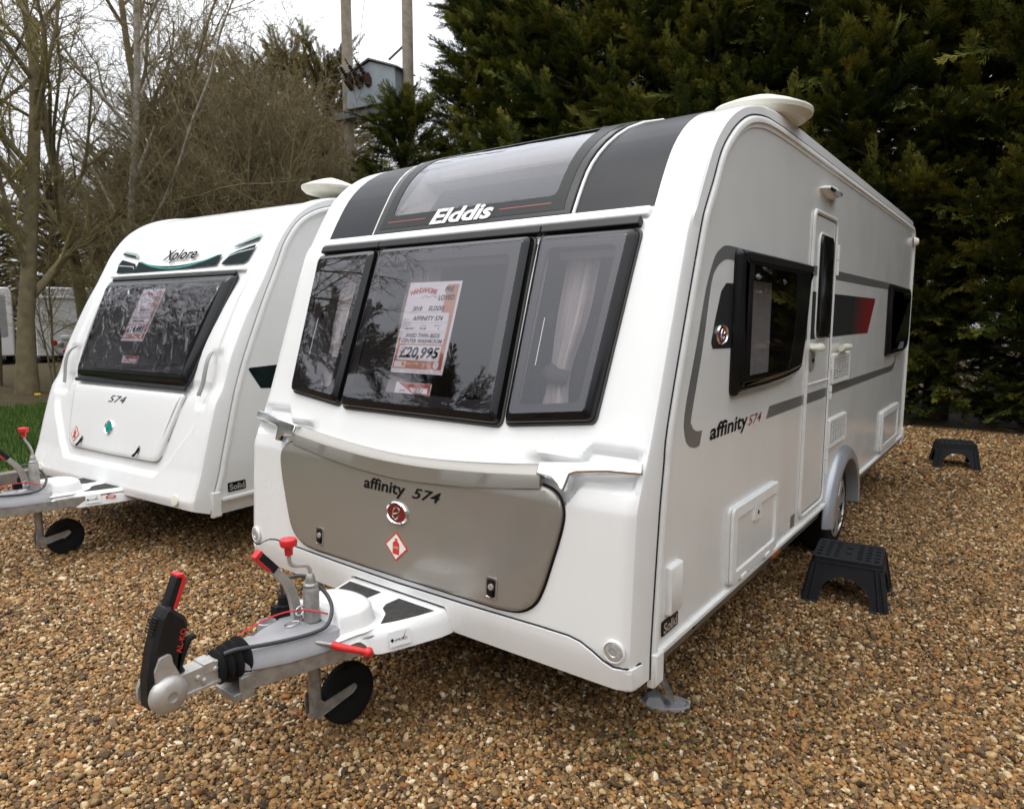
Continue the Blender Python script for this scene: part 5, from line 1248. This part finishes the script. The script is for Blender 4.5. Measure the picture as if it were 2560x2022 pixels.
# conifer foliage -----------------------------------------------------------
def leaf_mat(name, c_in, c_tip, c_dark):
    m = bpy.data.materials.new(name); m.use_nodes = True; t = m.node_tree; b = t.nodes["Principled BSDF"]
    a = t.nodes.new("ShaderNodeAttribute"); a.attribute_name = "tint"
    r = t.nodes.new("ShaderNodeValToRGB"); e = r.color_ramp.elements
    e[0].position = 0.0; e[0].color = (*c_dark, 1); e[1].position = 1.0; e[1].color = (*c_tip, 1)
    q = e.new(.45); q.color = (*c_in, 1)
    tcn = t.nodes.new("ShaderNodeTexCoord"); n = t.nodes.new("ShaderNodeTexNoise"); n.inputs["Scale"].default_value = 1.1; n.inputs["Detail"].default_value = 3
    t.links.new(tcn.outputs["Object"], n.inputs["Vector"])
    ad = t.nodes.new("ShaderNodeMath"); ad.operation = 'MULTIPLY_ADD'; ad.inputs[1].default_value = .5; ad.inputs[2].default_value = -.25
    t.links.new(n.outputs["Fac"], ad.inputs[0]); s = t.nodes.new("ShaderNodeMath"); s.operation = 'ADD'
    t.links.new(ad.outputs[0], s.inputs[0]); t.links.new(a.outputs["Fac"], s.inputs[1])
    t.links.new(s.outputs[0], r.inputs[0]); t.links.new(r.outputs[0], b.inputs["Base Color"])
    b.inputs["Roughness"].default_value = .65; b.inputs["Specular IOR Level"].default_value = .12
    M[name] = m
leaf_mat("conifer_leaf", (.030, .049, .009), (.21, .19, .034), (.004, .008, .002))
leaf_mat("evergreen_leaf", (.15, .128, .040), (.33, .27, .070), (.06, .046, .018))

def frond(rs):
    """a flat feathery spray along +X, ~1 long: quads and tint"""
    V, F_, C = [], [], []
    def leaf(p, d, L, w, c0, c1):
        s = np.cross(d, [0, 0, 1]); s /= np.linalg.norm(s) + 1e-9
        o = len(V); V.extend([p - s * w * .5, p + s * w * .5, p + d * L + s * w * .18, p + d * L - s * w * .18]); C.extend([c0, c0, c1, c1]); F_.append((o, o + 1, o + 2, o + 3))
    n = 15; bend = rs.uniform(-.12, .12)
    for i in range(n):
        t = (i + .6) / n; z = -.16 * t * t
        base = np.array([t, bend * t * t + .02 * math.sin(t * 6), z])
        for sg in (-1, 1):
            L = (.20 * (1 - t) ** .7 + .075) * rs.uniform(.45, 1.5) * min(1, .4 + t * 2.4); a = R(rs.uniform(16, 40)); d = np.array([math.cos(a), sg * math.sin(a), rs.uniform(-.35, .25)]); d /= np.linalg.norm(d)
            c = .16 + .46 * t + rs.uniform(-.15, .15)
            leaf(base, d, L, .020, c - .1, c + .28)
            for q in (.2, .45, .7):
                for s2 in (-1, 1):
                    a2 = a + s2 * R(26); d2 = np.array([math.cos(a2), sg * math.sin(a2), d[2] + rs.uniform(-.35, .35)]); d2 /= np.linalg.norm(d2)
                    leaf(base + d * L * q, d2, L * (.50 - .2 * q) + .02, .015, c, c + .36)
    leaf(np.array([0, 0, 0.]), np.array([1., 0, -.08]), 1.0, .03, .1, .8)
    return np.array(V), np.array(F_), np.array(C)

def conifer_mesh(seed, H, rad, boughs, per, size, low=.25, round_=False):
    rs = np.random.RandomState(seed); FR = [frond(rs) for _ in range(6)]
    Vs, Fs, Cs, off = [], [], [], 0; limbs = []
    for b in range(boughs):
        h = low + (H - low) * ((b + rs.uniform(0, 1)) / boughs) ** .92
        rr = rad * (1 - (h / H) ** 2.2) ** .8 * rs.uniform(.72, 1.12) + .12
        if not round_: rr *= .36 + .64 * min(1, (h / 3.6)) ** 1.1 if rad > 1.3 else 1
        if round_: rr = rad * math.sqrt(max(.04, 1 - ((h / H - .42) / .60) ** 2)) * rs.uniform(.6, 1.15)
        az = b * 2.399 + rs.uniform(-.5, .5); el = R(rs.uniform(12, 48)) + (.5 if h > H * .85 else 0) - (.75 * (1 - h / 1.5) if h < 1.5 else 0)
        d = np.array([math.cos(az) * math.cos(el), math.sin(az) * math.cos(el), math.sin(el)])
        Lb = rr / max(.5, math.cos(el)); p0 = np.array([0, 0, max(.05, h - .35 * Lb * math.sin(el))])
        sag = np.array([0, 0, -.18 * Lb])
        pts = np.array([p0 + d * Lb * t + sag * t * t for t in (0, .33, .66, 1)]); limbs.append((pts, np.array([.035, .026, .017, .006]) * (.6 + .5 * rad)))
        cl = rs.uniform(-.16, .16)
        for k in range(per):
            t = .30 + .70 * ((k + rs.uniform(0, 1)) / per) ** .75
            p = p0 + d * Lb * t + sag * t * t + rs.normal(0, .07, 3)
            ya = az + rs.normal(0, .50) * (1.15 - .5 * t); e2 = el * .5 + rs.normal(.16, .30)
            x = np.array([math.cos(ya) * math.cos(e2), math.sin(ya) * math.cos(e2), math.sin(e2)])
            up = np.array([0, 0, 1.]) + rs.normal(0, .45, 3); y = np.cross(up, x); y /= np.linalg.norm(y); z = np.cross(x, y)
            V, F_, C = FR[rs.randint(6)]; s = size * rs.uniform(.65, 1.25) * (.75 + .35 * t)
            Vs.append(p + (V[:, :1] * x + V[:, 1:2] * y + V[:, 2:] * z) * s); Fs.append(F_ + off); off += len(V)
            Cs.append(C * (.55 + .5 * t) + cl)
    tr = [(np.array([[0, 0, -.1], [.03, .02, H * .35], [0, 0, H * .7], [0, 0, H * .97]]), np.array([.17, .13, .07, .015]) * (.4 + .5 * rad))]
    V1, F1 = tubes_np(tr, 9); V2, F2 = tubes_np(limbs, 5); 
    return (np.concatenate([V1, V2]), np.concatenate([F1, F2 + len(V1)])), (np.concatenate(Vs), np.concatenate(Fs), np.concatenate(Cs))
_con = {}
def place_conifer(key, loc, rz, scale, label, leaf="conifer_leaf", name="conifer", cat="tree", group="conifers in the tall hedge", **kw):
    root = empty(name, loc, rz, label, cat, group); root.scale = scale
    ck = (key, leaf)
    if ck not in _con:
        (V1, F1), (V2, F2, C2) = conifer_mesh(key, **kw)
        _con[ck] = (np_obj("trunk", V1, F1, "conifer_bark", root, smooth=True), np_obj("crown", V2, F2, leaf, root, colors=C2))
    else:
        for o in _con[ck]:
            c = o.copy(); COL.objects.link(c); c.parent = root
    return root

ROW = dict(H=9.5, rad=1.70, boughs=185, per=15, size=.70)
hedge = [  # y along the hedge line, dx, scale, label
    (-2.6, .2, 1.0, "conifer at the right end of the tall hedge, ending at the yard corner"),
    (-1.2, -.15, 1.05, "tall conifer right of the nearest caravan's rear corner, over the shaded step stool"),
    (.2, .1, .98, "tall conifer straight behind the rear corner of the nearest caravan"),
    (1.5, -.1, 1.06, "conifer behind the nearest caravan's rear roof end"),
    (2.8, .15, 1.0, "conifer to the right of the roof aerial of the nearest caravan"),
    (4.1, -.1, 1.04, "conifer directly behind the cream roof aerial of the nearest caravan"),
    (5.4, .1, .97, "conifer behind the right-hand brow panel of the nearest caravan"),
    (6.8, -.15, 1.05, "conifer with sunlit sprays behind the right half of the roof skylight"),
    (8.2, .1, 1.0, "conifer behind the left half of the roof skylight"),
    (9.6, 0, .93, "conifer at the left end of the hedge, its sprays overlapping the grey transformer box"),
]
for i, (y, dx, s, lab) in enumerate(hedge):
    place_conifer((11, 12, 13)[i % 3], (10.9 + dx, y, 0), i * 1.9 + .4, (s, s, s * 1.04), lab, **ROW)
BACK = dict(H=9.5, rad=1.7, boughs=80, per=6, size=.9)
for i, (y, lab) in enumerate(((-4.3, "dark conifer in the second hedge row at the far right"), (-1.9, "dark conifer in the second row above the shaded stool"), (.9, "dark conifer in the second row above the caravan's rear end"), (3.5, "dark conifer in the second row right of the roof aerial"), (6.1, "dark conifer in the second row above the right brow panel"), (8.9, "dark conifer in the second row above the skylight"))):
    place_conifer(21, (13.2, y, 0), i * 2.3, (1, 1, 1.05), lab, group="conifers in the second row", **BACK)
# low dark evergreen skirts under the hedge at the left, below the transformer
place_conifer(31, at(45.7, 16.4), .3, (1, 1, 1), "slender conifer in front of the right-hand electricity pole", group="conifers in the tall hedge", H=6.2, rad=1.25, boughs=95, per=13, size=.62)
# olive and brown evergreens behind the bare trees
EV = dict(H=7.0, rad=1.9, boughs=230, per=8, size=.38, round_=True)
for i, (b_, dist, hh, lab) in enumerate(((51.6, 24, 9.6, "brownish evergreen just left of the electricity poles, behind bare twigs"), (54.2, 25, 9.9, "tall olive evergreen behind the pale thicket stems, right of the birch"), (57.2, 25, 9.4, "olive evergreen behind the thicket over the middle of the farther caravan's roof"), (60.4, 25.5, 8.9, "olive evergreen behind bare branches, above the left end of the farther roof"), (63.6, 27, 8.4, "dark evergreen right behind the pale birch trunk"), (66.8, 34, 8.0, "evergreen left of the birch, above the motorhome roof"), (70.4, 35, 7.4, "yellow-green evergreen behind the stout knotted trunk"), (74.2, 35, 7.0, "evergreen cut by the left picture edge"))):
    s = hh / 7; place_conifer(41 + i % 2, at(b_, dist), i * 1.3, (s * (1.0 if dist < 30 else 1.25), s * (1.0 if dist < 30 else 1.25), s), lab, leaf="evergreen_leaf", name="evergreen_tree", group="evergreens behind the bare trees", **EV)

# unseen trees added beside and behind the camera to shade yard and darken reflections
belt_V, belt_F, belt_C, off = [], [], [], 0
(_a, _b), (bv_, bf_, bc_) = conifer_mesh(51, 6.0, 1.9, 60, 6, 1.0)
for bx_, by_, bs in [(10.2, -4.4, 1.6), (9.2, -6.0, 1.6), (7.8, -7.6, 1.5), (6.0, -9.0, 1.4), (3.6, -10.6, 1.35), (1.2, -12.0, 1.25), (-1.5, -13.5, 1.15), (-5, -15, 1.1), (-8.5, -14, 1.15), (-12, -11.5, 1.2), (-14, -8, 1.2), (-14.5, -5, 1.15), (-15, -2, 1.1), (-15, 1, 1.1), (-15, 4, 1.1), (-14.5, 7, 1.15), (-13.5, 10, 1.2), (-11.5, 12.5, 1.25), (-8.5, 14.5, 1.25), (-5.5, 16, 1.15), (-3.0, 18, 1.1), (-1.0, 21, 1.1)]:
    ca, sa_ = math.cos(bx_ * 3 + by_), math.sin(bx_ * 3 + by_)
    belt_V.append(np.stack([(bv_[:, 0] * ca - bv_[:, 1] * sa_) * bs * 1.15 + bx_, (bv_[:, 0] * sa_ + bv_[:, 1] * ca) * bs * 1.15 + by_, bv_[:, 2] * bs], 1)); belt_F.append(bf_ + off); belt_C.append(bc_); off += len(bv_)
wb = np_obj("added_tree_belt", np.concatenate(belt_V), np.concatenate(belt_F), "conifer_leaf", colors=np.concatenate(belt_C)); tag(wb, "unseen belt of dark evergreens added around the yard to block low sky light", "wood", kind="stuff")
# bare trees
TK = dict(kind='tree', stems=1)
place_bare(101, at(72.6, 17.2), 0.6, 1.0, "stout knotted bare tree on the grass verge at the left, forking low", stems=1, kind='tree', H=8.6, r0=.25, knotty=True, mats=("bark", "twig_lichen"))
place_bare(102, at(65.6, 18.6), 1.2, 1.0, "pale-barked birch trunk rising above the farther caravan's roof", name="birch_tree", stems=1, kind='tree', H=11.5, r0=.14, mats=("bark_birch", "twig"))
place_bare(103, at(64.6, 19.0), 2.2, 1.0, "tall brown bare tree just right of the pale birch", stems=1, kind='tree', H=12, r0=.19, lean=(.05, -.06))
place_bare(104, at(69.0, 19.4), 3.0, 1.0, "bare tree between the birch and the knotted tree at the left", stems=1, kind='tree', H=11, r0=.16)
place_bare(102, at(74.2, 19.6), 4.0, (.95, .95, 1.0), "bare tree at the left picture edge behind the knotted trunk", stems=1, kind='tree', H=11.5, r0=.14, mats=("bark", "twig"))
place_bare(104, at(61.8, 20.5), 5.1, .92, "slim bare tree right of the birch, leaning over the thicket", stems=1, kind='tree', H=11, r0=.16)
for i, (x_, y_, k_) in enumerate(((-3.4, 10.6, 103), (-3.0, 14.6, 104))):
    place_bare(k_, (x_, y_, 0), i * 2.1, .95, ("bare tree in front of the caravans, mirrored in the left-hand window pane", "bare tree in front of the farther caravan, mirrored in its dark window")[i], group="bare trees mirrored in the windows", stems=1, kind='tree', H=11, r0=.16)
SK = dict(kind='shrub', stems=9, H=6.8, r0=.05)
SP = dict(kind='shrub', stems=2, H=6.0, r0=.04)
for i, (b_, dist, s, lab) in enumerate(((53.0, 18.6, 1.12, "multi-stemmed bare hazel beside the electricity pole"), (54.9, 20.4, 1.16, "tall bare thicket shrub behind the hazel, over the farther roof aerial"), (56.4, 17.6, .98, "bare thicket shrub with pale stems above the farther caravan's right roof end"), (58.4, 19.2, 1.12, "bare thicket shrub above the middle of the farther caravan's roof"), (60.3, 17.6, .86, "bare reddish shrub above the farther caravan's roof edge"), (62.0, 20.4, .98, "bare shrub right of the birch, in front of the olive evergreens"), (63.8, 17.8, .74, "low bare shrub in front of the birch trunk"), (66.6, 21.5, .80, "bare shrub left of the birch trunk"), (50.8, 19.9, .98, "reddish bare shrub around the foot of the electricity poles"))):
    place_bare(201 + i % 3, at(b_, dist), i * 1.7, s, lab, name="bare_shrub", cat="shrub", group="bare shrubs in the thicket", mats=("bark", "twig"), **SK)
for i, (b_, dist, s, lab) in enumerate(((68.2, 18.0, .62, "sparse lichen-covered sapling in front of the motorhome"), (71.0, 18.5, .66, "sparse lichen-covered sapling beside the knotted trunk"))):
    place_bare(211, at(b_, dist), i * 2.7, s, lab, name="bare_shrub", cat="shrub", group="bare shrubs in the thicket", mats=("bark", "twig_lichen"), **SP)

# ------------------------------------------------------------------ ground
def sheet(name, poly, z, m, kind="structure"):
    me = bpy.data.meshes.new(name); me.from_pydata([(x, y, z) for x, y in poly], [], [tuple(range(len(poly)))]); me.materials.append(m)
    o = bpy.data.objects.new(name, me); COL.objects.link(o); o["kind"] = kind; return o
def ground_mat(name, stops, scale, vor=None, bump=.6, rough=.95):
    m = bpy.data.materials.new(name); m.use_nodes = True; t = m.node_tree; b = t.nodes["Principled BSDF"]; b.inputs["Roughness"].default_value = rough; b.inputs["Specular IOR Level"].default_value = .2
    g = t.nodes.new("ShaderNodeNewGeometry"); r = t.nodes.new("ShaderNodeValToRGB")
    while len(r.color_ramp.elements) < len(stops): r.color_ramp.elements.new(.5)
    for e, (p, c) in zip(r.color_ramp.elements, stops): e.position = p; e.color = (*c, 1)
    bp = t.nodes.new("ShaderNodeBump"); bp.inputs["Strength"].default_value = bump; bp.inputs["Distance"].default_value = .015
    if vor:
        v = t.nodes.new("ShaderNodeTexVoronoi"); v.inputs["Scale"].default_value = vor; t.links.new(g.outputs["Position"], v.inputs["Vector"])
        s = t.nodes.new("ShaderNodeSeparateColor"); t.links.new(v.outputs["Color"], s.inputs[0]); t.links.new(s.outputs[0], r.inputs[0])
        iv = t.nodes.new("ShaderNodeMath"); iv.operation = 'MULTIPLY'; iv.inputs[1].default_value = -1; t.links.new(v.outputs["Distance"], iv.inputs[0]); t.links.new(iv.outputs[0], bp.inputs["Height"])
        dk = t.nodes.new("ShaderNodeTexNoise"); dk.inputs["Scale"].default_value = .55; dk.inputs["Detail"].default_value = 5; t.links.new(g.outputs["Position"], dk.inputs["Vector"])
        mr = t.nodes.new("ShaderNodeMapRange"); mr.inputs["From Min"].default_value = .35; mr.inputs["From Max"].default_value = .65; mr.inputs["To Min"].default_value = .75; mr.inputs["To Max"].default_value = 1.1; t.links.new(dk.outputs["Fac"], mr.inputs["Value"])
        mu = t.nodes.new("ShaderNodeMix"); mu.data_type = 'RGBA'; mu.blend_type = 'MULTIPLY'; mu.inputs["Factor"].default_value = 1.0
        t.links.new(r.outputs[0], mu.inputs["A"]); t.links.new(mr.outputs[0], mu.inputs["B"]); t.links.new(mu.outputs["Result"], b.inputs["Base Color"])
    else:
        n = t.nodes.new("ShaderNodeTexNoise"); n.inputs["Scale"].default_value = scale; n.inputs["Detail"].default_value = 8; n.inputs["Roughness"].default_value = .7; t.links.new(g.outputs["Position"], n.inputs["Vector"])
        t.links.new(n.outputs["Fac"], r.inputs[0]); t.links.new(r.outputs[0], b.inputs["Base Color"]); t.links.new(n.outputs["Fac"], bp.inputs["Height"])
    t.links.new(bp.outputs[0], b.inputs["Normal"]); return m
STONE = [(0, (0.03, 0.017, 0.009)), (0.13, (0.108, 0.062, 0.026)), (0.25, (0.217, 0.116, 0.039)), (0.35, (0.093, 0.062, 0.034)), (0.48, (0.335, 0.172, 0.051)), (0.58, (0.167, 0.113, 0.059)), (0.68, (0.374, 0.221, 0.079)), (0.77, (0.286, 0.108, 0.026)), (0.87, (0.404, 0.27, 0.123)), (0.955, (0.513, 0.379, 0.217)), (1.0, (0.71, 0.574, 0.39))]
sheet("ground", [(-80, -80), (120, -80), (120, 120), (-80, 120)], -.035, ground_mat("soil", [(.3, (.035, .024, .014)), (.5, (.075, .050, .028)), (.7, (.11, .075, .042))], 9, bump=1.0))
gm = ground_mat("gravel_bed", [(p, tuple(c * .55 for c in q)) for p, q in STONE], 1, vor=78, bump=1.0)
sheet("gravel_yard", [(-30, -30), (9.9, -30), (9.9, 6.98), (-30, 6.98)], -.008, gm)
vm = ground_mat("verge_turf", [(.3, (.03, .055, .012)), (.5, (.055, .10, .02)), (.7, (.10, .12, .035))], 3, bump=.8)
sheet("grass_verge", [(-30, 7.10), (9.0, 7.10), (9.0, 12.9), (-30, 12.9)], .105, vm)
sheet("leaf_litter_bank", [(-30, 12.8), (40, 12.8), (40, 26), (-30, 26)], .100, ground_mat("leaf_litter", [(.30, (.022, .016, .010)), (.45, (.075, .042, .022)), (.56, (.035, .045, .014)), (.64, (.14, .075, .036)), (.78, (.045, .060, .018))], 7, bump=1.0))
k = MB()
for i in range(24):
    x0 = -12 + i * .92; k.box(x0, x0 + .905, 6.975, 7.10, -.05, .115 + .004 * math.sin(i * 2.7))
kb = k.build("kerb", "kerb_concrete", None, smooth=0, bevel=.012); kb["kind"] = "structure"

# grass blades on the verge, only where they can be seen
rs = np.random.RandomState(5); n = 52000
gx = rs.uniform(-1.5, 4.2, n); gy = rs.uniform(7.1, 12.9, n); hh = rs.uniform(.04, .11, n); az = rs.uniform(0, 6.28, n); ln = rs.uniform(.1, .6, n); wv = rs.uniform(.003, .006, n)
B = np.stack([gx, gy, np.full(n, .10)], 1); sd_ = np.stack([np.cos(az), np.sin(az), 0 * az], 1) * wv[:, None]; tp = B + np.stack([np.sin(az) * ln * hh, -np.cos(az) * ln * hh, hh], 1)
V = np.stack([B - sd_, B + sd_, tp + sd_ * .2, tp - sd_ * .2], 1).reshape(-1, 3)
leaf_mat("grass_blade", (.055, .115, .020), (.12, .15, .04), (.03, .06, .012))
go = np_obj("grass", V, np.arange(4 * n).reshape(-1, 4), "grass_blade", colors=np.repeat(rs.uniform(.1, .9, n), 4)); tag(go, "short green grass of the verge beside the farther caravan", "grass", kind="stuff")
k = MB(); fx, fy, _ = at(72.0, 15.6)
for i in range(9): k.tube([(fx, fy, .20), (fx + .05 * math.cos(i * .7), fy + .05 * math.sin(i * .7), .215)], [.010, .016], 5)
k.lathe([(.02, .205), (.022, .222), (.005, .228)], (fx, fy, 0), (0, 0, 1), 10)
fl = empty("dandelion", (0, 0, 0), 0, "single yellow dandelion flower at the foot of the knotted trunk", "flower"); k.build("flower_head", "flower_yellow", fl, smooth=40)
k = MB(); k.tube([(fx, fy, .09), (fx + .004, fy, .21)], .004, 6); k.build("stalk", "weed_green", fl, smooth=40)

WEEDS = [(.10, .16, 26), (.02, .07, 18), (-.06, .21, 10), (.14, .02, 12), (.24, -.10, 8), (.52, -.40, 5), (.33, .02, 10)]
# small weeds between the stones by the front corner
rs = np.random.RandomState(9); wv_, wf_, wc_ = [], [], []
for cx, cy, cn in WEEDS:
    for i in range(cn):
        px_, py_ = cx + rs.normal(0, .05), cy + rs.normal(0, .035); az_ = rs.uniform(0, 6.28); L_ = rs.uniform(.008, .02); o_ = len(wv_)
        d_ = np.array([math.cos(az_), math.sin(az_), rs.uniform(.3, 1.0)]); d_ /= np.linalg.norm(d_); s_ = np.array([-math.sin(az_), math.cos(az_), 0]) * L_ * .38; b_ = np.array([px_, py_, .010])
        wv_ += [b_, b_ + d_ * L_ * .5 - s_, b_ + d_ * L_, b_ + d_ * L_ * .5 + s_]; wf_.append((o_, o_ + 1, o_ + 2, o_ + 3)); wc_ += [rs.uniform(.2, .8)] * 4
wo = np_obj("weeds", wv_, wf_, "grass_blade", colors=wc_); tag(wo, "tiny green weeds and moss among the stones below the front corner", "weeds", kind="stuff")

# ------------------------------------------------------------------ loose gravel: pebbles as one uncountable mass
m = bpy.data.materials.new("pebble"); m.use_nodes = True; t = m.node_tree; b = t.nodes["Principled BSDF"]; b.inputs["Specular IOR Level"].default_value = .35
oi = t.nodes.new("ShaderNodeObjectInfo"); r = t.nodes.new("ShaderNodeValToRGB"); r.color_ramp.interpolation = 'LINEAR'
while len(r.color_ramp.elements) < len(STONE): r.color_ramp.elements.new(.5)
for e, (p, c) in zip(r.color_ramp.elements, STONE): e.position = p; e.color = (*c, 1)
t.links.new(oi.outputs["Random"], r.inputs[0])
tcn = t.nodes.new("ShaderNodeTexCoord"); n1 = t.nodes.new("ShaderNodeTexNoise"); n1.inputs["Scale"].default_value = 2.2; n1.inputs["Detail"].default_value = 5
t.links.new(tcn.outputs["Object"], n1.inputs["Vector"])
g = t.nodes.new("ShaderNodeNewGeometry"); n2 = t.nodes.new("ShaderNodeTexNoise"); n2.inputs["Scale"].default_value = 90; n2.inputs["Detail"].default_value = 4; t.links.new(g.outputs["Position"], n2.inputs["Vector"])
mr = t.nodes.new("ShaderNodeMapRange"); mr.inputs["From Min"].default_value = .3; mr.inputs["From Max"].default_value = .7; mr.inputs["To Min"].default_value = .70; mr.inputs["To Max"].default_value = 1.22; t.links.new(n2.outputs["Fac"], mr.inputs["Value"])
mu = t.nodes.new("ShaderNodeMix"); mu.data_type = 'RGBA'; mu.blend_type = 'MULTIPLY'; mu.inputs["Factor"].default_value = 1.0
t.links.new(r.outputs[0], mu.inputs["A"]); t.links.new(mr.outputs[0], mu.inputs["B"])
# mossy, damp patches with a shape of their own
n3 = t.nodes.new("ShaderNodeTexNoise"); n3.inputs["Scale"].default_value = 1.3; n3.inputs["Detail"].default_value = 6; n3.inputs["Roughness"].default_value = .7; t.links.new(g.outputs["Position"], n3.inputs["Vector"])
ms = t.nodes.new("ShaderNodeMapRange"); ms.inputs["From Min"].default_value = .60; ms.inputs["From Max"].default_value = .74; ms.inputs["To Max"].default_value = .55; t.links.new(n3.outputs["Fac"], ms.inputs["Value"])
mo = t.nodes.new("ShaderNodeMix"); mo.data_type = 'RGBA'; mo.inputs["B"].default_value = (.055, .052, .022, 1)
t.links.new(ms.outputs[0], mo.inputs["Factor"]); t.links.new(mu.outputs["Result"], mo.inputs["A"]); t.links.new(mo.outputs["Result"], b.inputs["Base Color"])
b.inputs["Roughness"].default_value = .62
M["pebble"] = m
rs = np.random.RandomState(3); pts, scl, rot = [], [], []
def scatter(d0, d1, pitch, size, zlift, fr_=1.0):
    xs = np.arange(-4, 11, pitch); ys = np.arange(-7, 7.0, pitch); X, Y = np.meshgrid(xs, ys); X = X.ravel() + rs.uniform(-.55, .55, X.size) * pitch; Y = Y.ravel() + rs.uniform(-.55, .55, Y.size) * pitch
    dx, dy = X - CAM[0], Y - CAM[1]; D = np.hypot(dx, dy); A = np.degrees(np.arctan2(dy, dx)) - 37.12
    k_ = (D > d0) & (D <= d1) & (np.abs(A) < 66) & (Y < 6.95) & (X < 9.8) & (rs.uniform(0, 1, X.size) < fr_)
    # nothing can be seen right under the middle of the caravans
    X, Y = X[k_], Y[k_]; n = len(X); s = size * np.exp(rs.normal(0, .24, n))
    e = np.stack([s * rs.uniform(.95, 1.45, n), s * rs.uniform(.75, 1.05, n), s * rs.uniform(.50, .85, n)], 1)
    pts.append(np.stack([X, Y, zlift + s * rs.uniform(-.25, .45, n)], 1)); scl.append(e); rot.append(np.stack([rs.normal(0, .35, n), rs.normal(0, .35, n), rs.uniform(0, 6.28, n)], 1))
scatter(.8, 4.6, .0142, .0073, -.002)
scatter(.8, 3.6, .0125, .0040, -.004)
scatter(.8, 4.6, .036, .0102, .002)
scatter(4.6, 7.5, .0165, .0086, -.002)
scatter(4.6, 7.5, .048, .0112, .002)
scatter(7.5, 11.8, .030, .0130, -.002, .9)
pts = np.concatenate(pts); scl = np.concatenate(scl); rot = np.concatenate(rot)
me = bpy.data.meshes.new("gravel_stones"); me.vertices.add(len(pts)); me.vertices.foreach_set("co", pts.astype(np.float32).ravel())
for nm, arr in (("peb_scale", scl), ("peb_rot", rot)):
    a = me.attributes.new(nm, 'FLOAT_VECTOR', 'POINT'); a.data.foreach_set("vector", arr.astype(np.float32).ravel())
me.materials.append(m)
go = bpy.data.objects.new("gravel_stones", me); COL.objects.link(go); tag(go, "loose brown, tan and grey pea gravel covering the yard", "gravel", kind="stuff")
ng = bpy.data.node_groups.new("pebbles", "GeometryNodeTree")
ng.interface.new_socket("Geometry", in_out='INPUT', socket_type='NodeSocketGeometry'); ng.interface.new_socket("Geometry", in_out='OUTPUT', socket_type='NodeSocketGeometry')
N = ng.nodes; Lk = ng.links; gi = N.new("NodeGroupInput"); gout = N.new("NodeGroupOutput"); jn = N.new("GeometryNodeGeometryToInstance")
for s in range(7):
    ic = N.new("GeometryNodeMeshIcoSphere"); ic.inputs["Radius"].default_value = 1; ic.inputs["Subdivisions"].default_value = 3 if s < 5 else 2
    sp = N.new("GeometryNodeSetPosition"); ps = N.new("GeometryNodeInputPosition"); no = N.new("ShaderNodeTexNoise"); no.noise_dimensions = '4D'; no.inputs["W"].default_value = s * 7.3; no.inputs["Scale"].default_value = (.75, .95, 1.3)[s % 3]; no.inputs["Detail"].default_value = 1.5
    sb = N.new("ShaderNodeVectorMath"); sb.operation = 'SUBTRACT'; sb.inputs[1].default_value = (.5, .5, .5); sm = N.new("ShaderNodeVectorMath"); sm.operation = 'SCALE'; sm.inputs["Scale"].default_value = 1.5
    Lk.new(ps.outputs[0], no.inputs["Vector"]); Lk.new(no.outputs["Color"], sb.inputs[0]); Lk.new(sb.outputs[0], sm.inputs[0]); Lk.new(sm.outputs[0], sp.inputs["Offset"]); Lk.new(ic.outputs["Mesh"], sp.inputs["Geometry"])
    ss = N.new("GeometryNodeSetShadeSmooth"); Lk.new(sp.outputs[0], ss.inputs[0]); sm2 = N.new("GeometryNodeSetMaterial"); sm2.inputs["Material"].default_value = m; Lk.new(ss.outputs[0], sm2.inputs[0]); Lk.new(sm2.outputs[0], jn.inputs[0])
ip = N.new("GeometryNodeInstanceOnPoints"); ip.inputs["Pick Instance"].default_value = True
ri = N.new("FunctionNodeRandomValue"); ri.data_type = 'INT'; ri.inputs[4].default_value = 0; ri.inputs[5].default_value = 6
a1 = N.new("GeometryNodeInputNamedAttribute"); a1.data_type = 'FLOAT_VECTOR'; a1.inputs["Name"].default_value = "peb_scale"; a2 = N.new("GeometryNodeInputNamedAttribute"); a2.data_type = 'FLOAT_VECTOR'; a2.inputs["Name"].default_value = "peb_rot"
e2 = N.new("FunctionNodeEulerToRotation"); Lk.new(a2.outputs[0], e2.inputs[0])
mp_ = N.new("GeometryNodeMeshToPoints"); Lk.new(gi.outputs[0], mp_.inputs[0])
Lk.new(mp_.outputs[0], ip.inputs["Points"]); Lk.new(jn.outputs[0], ip.inputs["Instance"]); Lk.new(ri.outputs[2], ip.inputs["Instance Index"]); Lk.new(a1.outputs[0], ip.inputs["Scale"]); Lk.new(e2.outputs[0], ip.inputs["Rotation"]); Lk.new(ip.outputs[0], gout.inputs[0])
md = go.modifiers.new("pebbles", 'NODES'); md.node_group = ng
print("pebbles", len(pts))
